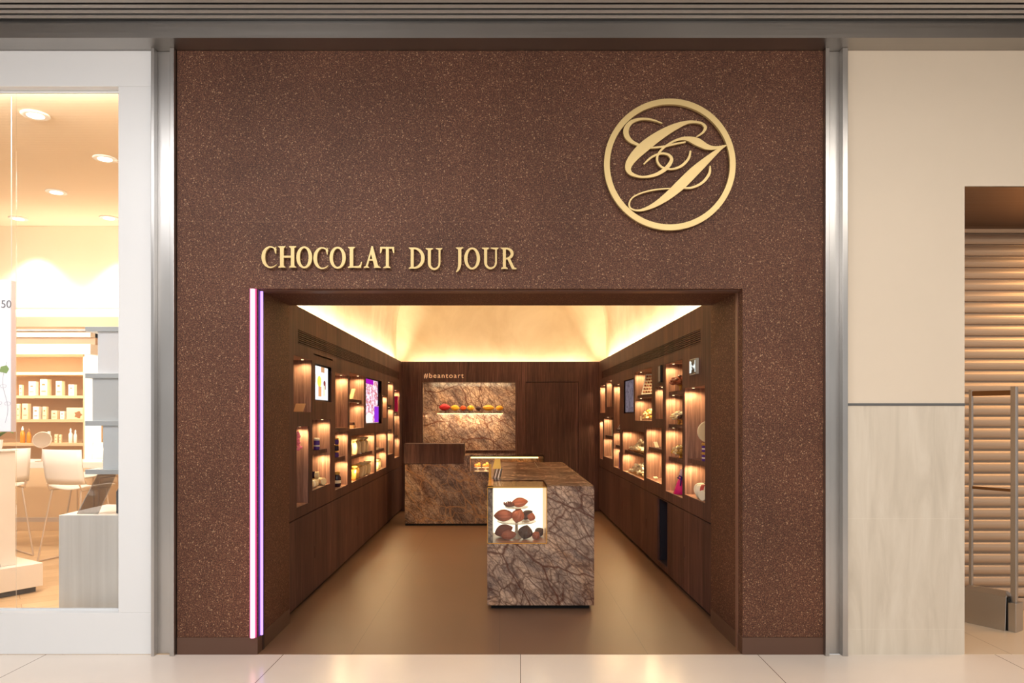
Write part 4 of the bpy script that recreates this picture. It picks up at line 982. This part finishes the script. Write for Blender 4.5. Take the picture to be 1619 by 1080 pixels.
# lit white fascia rails above the shelving
sx0, sx1 = -8.5, -5.33; SY = 4.75
un = empty('shelving_unit', (-6.9, 5.0, 0), 0, 'warm lit pale wood shelving with product boxes on the rear wall, left shop', 'shelves')
oak = mat('pale_shelf_wood', srgb(222, 192, 150), .45)
MB().box(sx0, sx1, 5.2205, 5.289, .902, 2.279).build('back_panel', mat('shelf_back', srgb(196, 160, 124), .6), un)
B(sx1-.03, sx1, SY, 5.22, .9, 2.28).build('side_panel', oak, un)
B(sx1+.002, sx1+.04, SY-.02, SY+.3, .9, 2.28).build('light_strip', m_emit('shelf_side_glow', (1, .88, .68), 1.3), un)
for z in (1.145, 1.45, 1.756, 2.055): B(sx0, sx1-.03, SY, 5.22, z-.035, z).build('shelf', oak, un)
for z0, z1 in ((2.28, 2.41), (2.50, 2.555), (2.578, 2.597)): B(sx0, sx1+.1, SY-.06, 5.25, z0, z1).build('fascia_rail', mat('white_fascia', srgb(246, 240, 230), .5), un)
B(sx0, sx1+.1, SY+.05, 5.25, 2.411, 2.596).build('fascia_back', mat('tan_fascia_wood', srgb(206, 176, 150), .6), un)  # tan band between the white rails
for z in (2.05, 1.74, 1.43, 1.13): area('shelf_light', (-6.2, SY+.05, z-.05), 2.2, 2.6, (1, .84, .62), (math.radians(15), 0, 0), .03)
B(sx0, sx1+.9, 4.9, 5.29, .0, .9).build('base_cabinet', mat('peach_panel', srgb(232, 204, 168), .5), un)
area('counter_glow', (-6.0, 4.6, 2.2), 2.0, 12, (1, .84, .64), (math.radians(20), 0, 0), .3)
def sh_x(px, y=4.85): return (px-793)/1150*(y+4.5635)
rows = {'second': (1.756, [(30, 37, .14), (45, 60, .185), (63, 80, .215), (88, 102, .19), (108, 121, .145)]),
        'third': (1.45, [(26, 33, .20), (35, 48, .205), (52, 65, .165), (67, 76, .165), (81, 94, .115), (95, 104, .105), (105, 131, .15)]),
        'fourth': (1.145, [(75, 80, .15), (86, 92, .11), (93, 98, .105)])}
nn = ['leftmost', 'second', 'third', 'fourth', 'fifth', 'sixth', 'seventh']
bx = mat('cream_carton', srgb(238, 214, 178), .5); bw = mat('white_carton', srgb(244, 238, 228), .5); ink = mat('brown_print', srgb(150, 104, 70), .5)
for rn, (z, lst) in rows.items():
    for i, (a, b, h) in enumerate(lst):
        x0, x1 = sh_x(a), sh_x(a+(b-a)*(.68 if i < 6 else 1)); m_ = bw if (i+len(lst)) % 3 == 0 else bx
        t = empty('product_box', ((x0+x1)/2, 4.9, z), 0, f'{nn[i]} product box on the {"upper" if rn=="second" else "middle" if rn=="third" else "bottom"} shelf of the left shop', 'box', 'product boxes on the left shop shelves')
        B(x0, x1, 4.85, 4.85+min(.14, (x1-x0)), z+.0005, z+h).build('carton', m_, t, bevel=.003)
        q = MB().box(x0+(x1-x0)*.3, x0+(x1-x0)*.7, 4.848, 4.8505, z+h*.62, z+h*.72).box(x0+(x1-x0)*.2, x0+(x1-x0)*.8, 4.848, 4.8505, z+h*.25, z+h*.29)
        if i == 6: q = MB().lathe((x0+(x1-x0)*.72, 4.847, z+.06), [(.045, -.0), (.045, .002)], 12, Matrix.Rotation(-PI/2, 3, 'X'), (5, .25))
        q.build('print', ink, t)
def bottle(x, y, z, r, h, m_, cap, label):
    t = empty('bottle', (x, y, z), 0, label, 'bottle')
    MB().lathe((x, y, z+.0005), [(r*.9, 0), (r, .006), (r, h*.6), (r*.45, h*.72), (r*.4, h*.76)], 18).build('body', m_, t, smooth=True)
    MB().lathe((x, y, z+h*.76), [(r*.5, 0), (r*.5, h*.14), (r*.2, h*.16), (r*.2, h*.24)], 14).build('cap', cap, t)
amber = mat('amber_liquid', srgb(226, 136, 30), .2)
bottle(sh_x(35), 4.86, 1.145, .028, .215, amber, bw, 'amber bottle with white pump, first on the bottom shelf')
bottle(sh_x(45), 4.86, 1.145, .024, .19, amber, ink, 'amber bottle with dark cap beside the white capped one')
bottle(sh_x(111), 4.86, 1.145, .024, .19, bw, bw, 'white pointed bottle on the bottom shelf, left of a matching one')
bottle(sh_x(118.5), 4.86, 1.145, .02, .17, bw, bw, 'white pointed bottle on the bottom shelf, right of a matching one')

# window display tower and marble block
grey = mat('grey_acrylic_edge', srgb(186, 192, 196), .25); whp = mat('white_panel', srgb(238, 240, 244), .3)
vm, vnt, vb = newmat('pale_striped_marble'); N = NT(vnt); g_ = N.noise(N.scale(N.pos(), (9, 9, .4)), 2, 3, .5)
N.l(N.ramp(g_, [(.3, srgb(232, 230, 225)), (.65, srgb(245, 244, 240))]), vb.inputs['Base Color']); vb.inputs['Roughness'].default_value = .25
tag(B(-2.925, -2.20, .24, .82, .003, .842).build('display_plinth', vm, bevel=.003), 'pale striped stone block behind the shop window on the left', 'plinth')
tw = empty('display_tower', (-2.5, .45, .843), 0, 'stepped display tower of grey shelves and white panels behind the left shop window', 'display stand')
for i, z in enumerate((1.108, 1.432, 1.749, 2.06)): B(-2.775, -2.25, .28, .50, z, z+.032).build('shelf', grey, tw, bevel=.002)
B(-2.70, -2.25, .30, .48, 1.781, 2.06).build('panel', whp, tw)
B(-2.735, -2.25, .30, .48, 1.464, 1.749).build('panel', mat('frosted_panel', srgb(206, 210, 212), .3), tw)
B(-2.665, -2.25, .30, .48, 1.14, 1.432).build('panel', mat('pale_blue_panel', srgb(214, 222, 228), .3), tw)
B(-2.48, -2.25, .30, .48, .843, 1.108).build('support', whp, tw)
MB().hexa([(-2.84, .30, .843), (-2.70, .30, .843), (-2.70, .312, .843), (-2.84, .312, .843), (-2.755, .40, 1.105), (-2.63, .40, 1.105), (-2.63, .412, 1.105), (-2.755, .412, 1.105)]).build('easel', m_glass('grey_easel_glass', (.62, .62, .64, 1), 2), tw)
bottle(-2.565, .34, .842, .03, .24, mat('slate_bottle', srgb(86, 90, 98), .3), mat('slate_cap', srgb(60, 62, 70), .3), 'dark slate bottle on the stone block by the window frame')

# hanging poster
po = empty('hanging_poster', (-3.6, .45, 1.4), 0, 'white lit poster panel hanging at the left edge of the shop window', 'poster')
B(-3.95, -3.37, .437, .485, 1.387, 2.432).build('panel', mat('lilac_panel_edge', srgb(228, 214, 220), .5), po, bevel=.002)
B(-3.945, -3.374, .434, .4372, 1.392, 2.427).build('face', mat('poster_face', srgb(238, 238, 244), .5, 0, (.95, .95, 1), .25), po)
cu = bpy.data.curves.new('num', 'FONT'); cu.body = '50'; cu.size = .075; cu.extrude = .001
to = bpy.data.objects.new('num', cu); col.objects.link(to); bpy.context.view_layer.update()
me = bpy.data.meshes.new_from_object(to.evaluated_get(bpy.context.evaluated_depsgraph_get())); bpy.data.objects.remove(to)
no = bpy.data.objects.new('lettering', me); col.objects.link(no); no.parent = po; no.rotation_euler = (PI/2, 0, 0); no.location = (-3.44+3.6, .432-.45, 2.24-1.4); me.materials.append(mat('grey_ink', srgb(120, 120, 128), .5))
q = MB()
for x0_, z0_, h_ in ((-3.41, 1.45, .42), (-3.47, 1.50, .26)):
    q.tube([(x0_+.018*math.sin(k*.5), .4335, z0_+h_*k/14) for k in range(15)], .0012, 5)
    for k in (4, 8, 12): q.tube([(x0_+.018*math.sin(k*.5)+.022*math.sin(a*.6)*(1 if k % 8 else -1), .4335, z0_+h_*k/14+.012*(1-math.cos(a*.6))) for a in range(11)], .0009, 5)
q.build('line_drawing', mat('pale_grey_ink', srgb(176, 176, 186), .5), po)
q = MB(); q.prism([[(-3.45, 1.80), (-3.40, 1.79), (-3.383, 1.82), (-3.40, 1.845), (-3.44, 1.835)]], .4325, .4338); q.build('leaf_picture', mat('green_print', srgb(150, 180, 110), .5), po)
MB().tube([(-3.385, .46, 2.432), (-3.385, .46, 3.70)], .0015, 6).build('cable', grey, po)

# white promotion cabinet on platform, set at an angle
pc = empty('promotion_cabinet', (-3.91, 1.64, .0), math.radians(56.5), 'white cabinet on a low white platform, left edge of the shop window', 'cabinet')
# local axes: corner at origin, body towards -x (away left) and -y kept clear
pw = mat('cream_lacquer', srgb(232, 222, 210), .3)
B(-1.1, 0, -.0, .9, .05, .245).build('platform', pw, pc, local=True, bevel=.004)
B(-1.06, -.04, .04, .86, .002, .05).build('toe_base', mat('dark_toe', srgb(70, 66, 66), .5), pc, local=True)
B(-1.05, -.17, .10, .80, .246, 1.20).build('body', pw, pc, local=True, bevel=.003)
B(-1.06, -.15, .09, .81, 1.201, 1.212).build('top', mat('white_top', srgb(244, 240, 234), .2), pc, local=True)
MB().lathe((-.33, .05, .247), [(.02, 0), (.024, .01), (.024, .03), (.02, .036)], 16).build('knob', mat('dark_knob', srgb(60, 58, 60), .4), pc, local=True)
pl = empty('potted_plant', (-4.32, 1.62, 1.213), 0, 'small plant with broad green leaves on the white cabinet at the left edge', 'plant')
MB().lathe((-4.32, 1.62, 1.213), [(.05, 0), (.06, .005), (.07, .08), (.066, .08), (.06, .06)], 20).build('pot', 'white', pl)
gm = mat('leaf_green', srgb(96, 128, 48), .4)
for a, L in ((.0, .17), (.5, .14), (-1.0, .13), (2.4, .15), (3.3, .14)):
    vs = []; fs = []
    for k in range(9):
        t = k/8; w_ = .035*math.sin(PI*min(1, t*.98+.02)); r = t*L; z = 1.28+.09*math.sin(t*2.2)
        for s_ in (-1, 0, 1): vs.append((-4.32+r*math.cos(a)-s_*w_*math.sin(a), 1.62+r*math.sin(a)+s_*w_*math.cos(a), z-abs(s_)*.006))
    for k in range(8):
        for j in range(2): fs.append((k*3+j, k*3+j+1, k*3+4+j, k*3+3+j))
    lf = MB().add(vs, fs).build('leaf', gm, pl, smooth=True, fix=False); md = lf.modifiers.new('s', 'SOLIDIFY'); md.thickness = .0015

# high table, chairs, mirrors
wh = mat('white_shell', srgb(240, 234, 226), .35); leg = mat('pale_metal_leg', srgb(216, 200, 184), .3, .6)
tb = empty('high_table', (-5.5, 4.0, 0), 0, 'long white high table with mirrors in the middle of the left shop', 'table')
B(-8.0, -4.35, 3.70, 4.30, .90, .97).build('tabletop', wh, tb, bevel=.004)
for x in (-7.9, -6.2, -4.45): B(x-.03, x+.03, 3.97, 4.03, .004, .90).build('leg', wh, tb)
B(-7.9, -4.45, 3.985, 4.015, .25, .30).build('foot_rail', leg, tb)
def chair(x, y, rz, label):
    t = empty('counter_stool', (x, y, .003), rz, label, 'stool', 'white counter stools at the high table')
    # seat shell, open to +y; back at -y side
    def shell(prof, w_, th):
        vs = []; fs = []; n = 10
        for (yy, zz, ny, nz) in prof:
            for s_ in (0, 1):
                for k in range(n+1):
                    u = -1+2*k/n; c = .035*u*u
                    vs.append((u*w_/2, yy+ny*(c+s_*-th), zz+nz*(c+s_*-th)))
        m_ = 2*(n+1)
        for i in range(len(prof)-1):
            for k in range(n):
                a = i*m_+k; fs.append((a, a+1, a+m_+1, a+m_)); a += n+1; fs.append((a, a+m_, a+m_+1, a+1))
            for k in (0, n): a = i*m_+k; fs.append((a, a+m_, a+m_+n+1, a+n+1))
        for i in (0, len(prof)-1):
            for k in range(n): a = i*m_+k; fs.append((a, a+1, a+n+2, a+n+1))
        return MB().add(vs, fs)
    shell([(.24, .735, 0, 1), (.16, .75, 0, 1), (0, .745, 0, 1), (-.16, .745, .1, 1)], .46, .012).build('seat', wh, t, local=True, smooth=True)
    shell([(-.19, .79, 1, .2), (-.215, .86, 1, .1), (-.235, .98, 1, .05), (-.25, 1.15, 1, 0)], .48, .012).build('backrest', wh, t, local=True, smooth=True)
    MB().tube([(-.20, .15, .728), (-.20, -.17, .728), (-.2, -.205, .80)], .008, 8).tube([(.20, .15, .728), (.20, -.17, .728), (.2, -.205, .80)], .008, 8).build('seat_frame', leg, t, local=True)
    for sx in (-1, 1):
        for y0, y1 in ((.16, .25), (-.16, -.27)):
            MB().tube([(sx*.18, y0, .728), (sx*.25, y1, .009)], .009, 8).build('leg', leg, t, local=True)
        MB().tube([(sx*.25, .25, .010), (sx*.25, -.27, .010)], .008, 8).build('runner', leg, t, local=True)
    MB().tube([(-.235, .235, .26), (.235, .235, .26)], .008, 8).build('footrest', leg, t, local=True)
    return t
c1 = chair(-4.42, 3.05, -.25, 'white counter stool nearest the window, with its wide back turned to the corridor')
c2 = copy_tree(c1); c2.location = (-5.35, 3.15, .003); c2.rotation_euler.z = .9; c2['label'] = 'white counter stool turned sideways, left of the nearest one'
c3 = copy_tree(c1); c3.location = (-5.1, 4.58, .003); c3.rotation_euler.z = PI-.2; c3['label'] = 'white counter stool on the far side of the high table'
c4 = copy_tree(c1); c4.location = (-4.0, 3.75, .003); c4.rotation_euler.z = 1.8; c4['label'] = 'white counter stool at the right end of the high table, partly behind the easel'
def mirror(x, y, z, r, yaw, label):
    t = empty('table_mirror', (x, y, z), yaw, label, 'mirror')
    MB().lathe((0, 0, .0005), [(.07, 0), (.07, .008), (.01, .014), (.006, .10), (.006, .15)], 24).build('stand', leg, t, local=True)
    Rx = Matrix.Rotation(PI/2-.42, 3, 'X')
    MB().lathe((0, 0, .15+r), [(r-.004, -.008), (r, -.004), (r, .006), (r-.006, .010)], 36, Rx).build('rim', leg, t, local=True, smooth=False)
    MB().lathe((0, -.001, .15+r), [(r-.008, .0102), (r-.009, .0112)], 36, Rx).build('glass', mat('mirror_silver', (.9, .88, .86), .12, 1), t, local=True)
mirror(-5.27, 3.78, .971, .10, .3, 'round table mirror left of the stool back')
mirror(-4.55, 3.86, .971, .085, -.5, 'round table mirror at the right end of the high table')

# ------------------------------------------------------------------ right: beige wall, shuttered shop
OX, OZ = 2.905, 2.9325
struct(B(2.157, OX, 0, 1.12, 1.575, TOP).box(OX, 9, 0, 1.12, OZ+.006, TOP).build('wall_right', 'beige'), 'beige painted wall right of the chocolate shop')
struct(B(2.157, OX, 0, 1.12, 0, 1.562).build('wall_right', 'trav'), 'pale travertine cladding on the lower part of the beige wall')
struct(B(2.157, OX+.001, -.004, .6, 1.561, 1.577).build('trim_9', mat('grey_metal_strip', srgb(112, 112, 112), .35, .5)), 'thin grey metal strip between travertine and paint')
struct(B(OX, 9, .0, 1.12, OZ, OZ+.006).build('ceiling', 'bronze'), 'bronze metal soffit above the roller shutter')
struct(B(OX, 9, 0, 1.3, -.1, .0015).build('floor', 'rfloor'), 'warm lit tile floor in front of the roller shutter')
rs = empty('roller_shutter', (5.4, 1.06, 0), 0, 'closed metal roller shutter of the shop at the right edge', 'shutter')
mb = MB(); P_ = .0877; z = .095; sx0, sx1 = OX+.02, 8.0; vs = []; 
prof = []
while z < OZ-.02:
    for k in range(7):
        t = k/6; prof.append((1.043-.018*math.sin(PI*t)**.7, z+.007+t*(P_-.015)))
    prof.append((1.066, z+P_-.007)); prof.append((1.066, z+P_+.005)); z += P_
for (yy, zz) in prof: vs += [(sx0, yy, zz), (sx1, yy, zz)]
fs = [(2*i, 2*i+1, 2*i+3, 2*i+2) for i in range(len(prof)-1)]
mb.add(vs, fs); sl = mb.build('slat_curtain', 'shut', rs, fix=False); md = sl.modifiers.new('s', 'SOLIDIFY'); md.thickness = .002
B(sx0, sx1, 1.03, 1.07, .003, .095).build('bottom_bar', 'shut', rs, bevel=.004)
B(OX+.001, OX+.05, 1.02, 1.10, 0.002, OZ-.001).build('guide_rail', 'steel', rs)
struct(B(OX, 9, 1.12, 1.2, 0, TOP).build('wall_back', 'beige'), 'wall behind the roller shutter')
# anti theft gate
ga = empty('security_gate', (3.47, .60, 0.0015), math.atan2(.50-.715, 3.56-3.42), 'brushed metal anti theft gate standing in front of the roller shutter', 'security gate')
LG = .30
ga.location = (3.415, .745, .0015)
gm_ = 'steel'
B(0, .022, -.012, .012, .03, 1.685).build('post', 'steel', ga, local=True, bevel=.003)
B(LG-.03, LG+.006, -.018, .018, .0, 1.70).build('post', 'steel', ga, local=True, bevel=.003)
B(.0, LG, -.010, .010, 1.64, 1.675).build('top_bar', 'bronze', ga, local=True, bevel=.002)
B(.022, LG-.03, -.008, .008, .965, .985).build('middle_bar', 'bronze', ga, local=True, bevel=.002)
b_ = MB().hexa([(-.02, -.07, 0), (LG-.04, -.07, 0), (LG-.04, .07, 0), (-.02, .07, 0), (-.02, -.05, .235), (LG-.04, -.05, .235), (LG-.04, .05, .235), (-.02, .05, .235)])
b_.hexa([(-.02, -.05, .235), (LG-.04, -.05, .235), (LG-.04, .05, .235), (-.02, .05, .235), (.0, -.016, .265), (LG-.06, -.016, .265), (LG-.06, .016, .265), (.0, .016, .265)])
b_.build('base', 'steel', ga, local=True, bevel=.003)
B(LG-.036, LG-.029, -.05, .05, .0, .23).build('base_joint', 'black', ga, local=True)
B(LG-.0285, LG+.02, -.055, .055, .0, .20).build('base_end', 'steel', ga, local=True, bevel=.003)
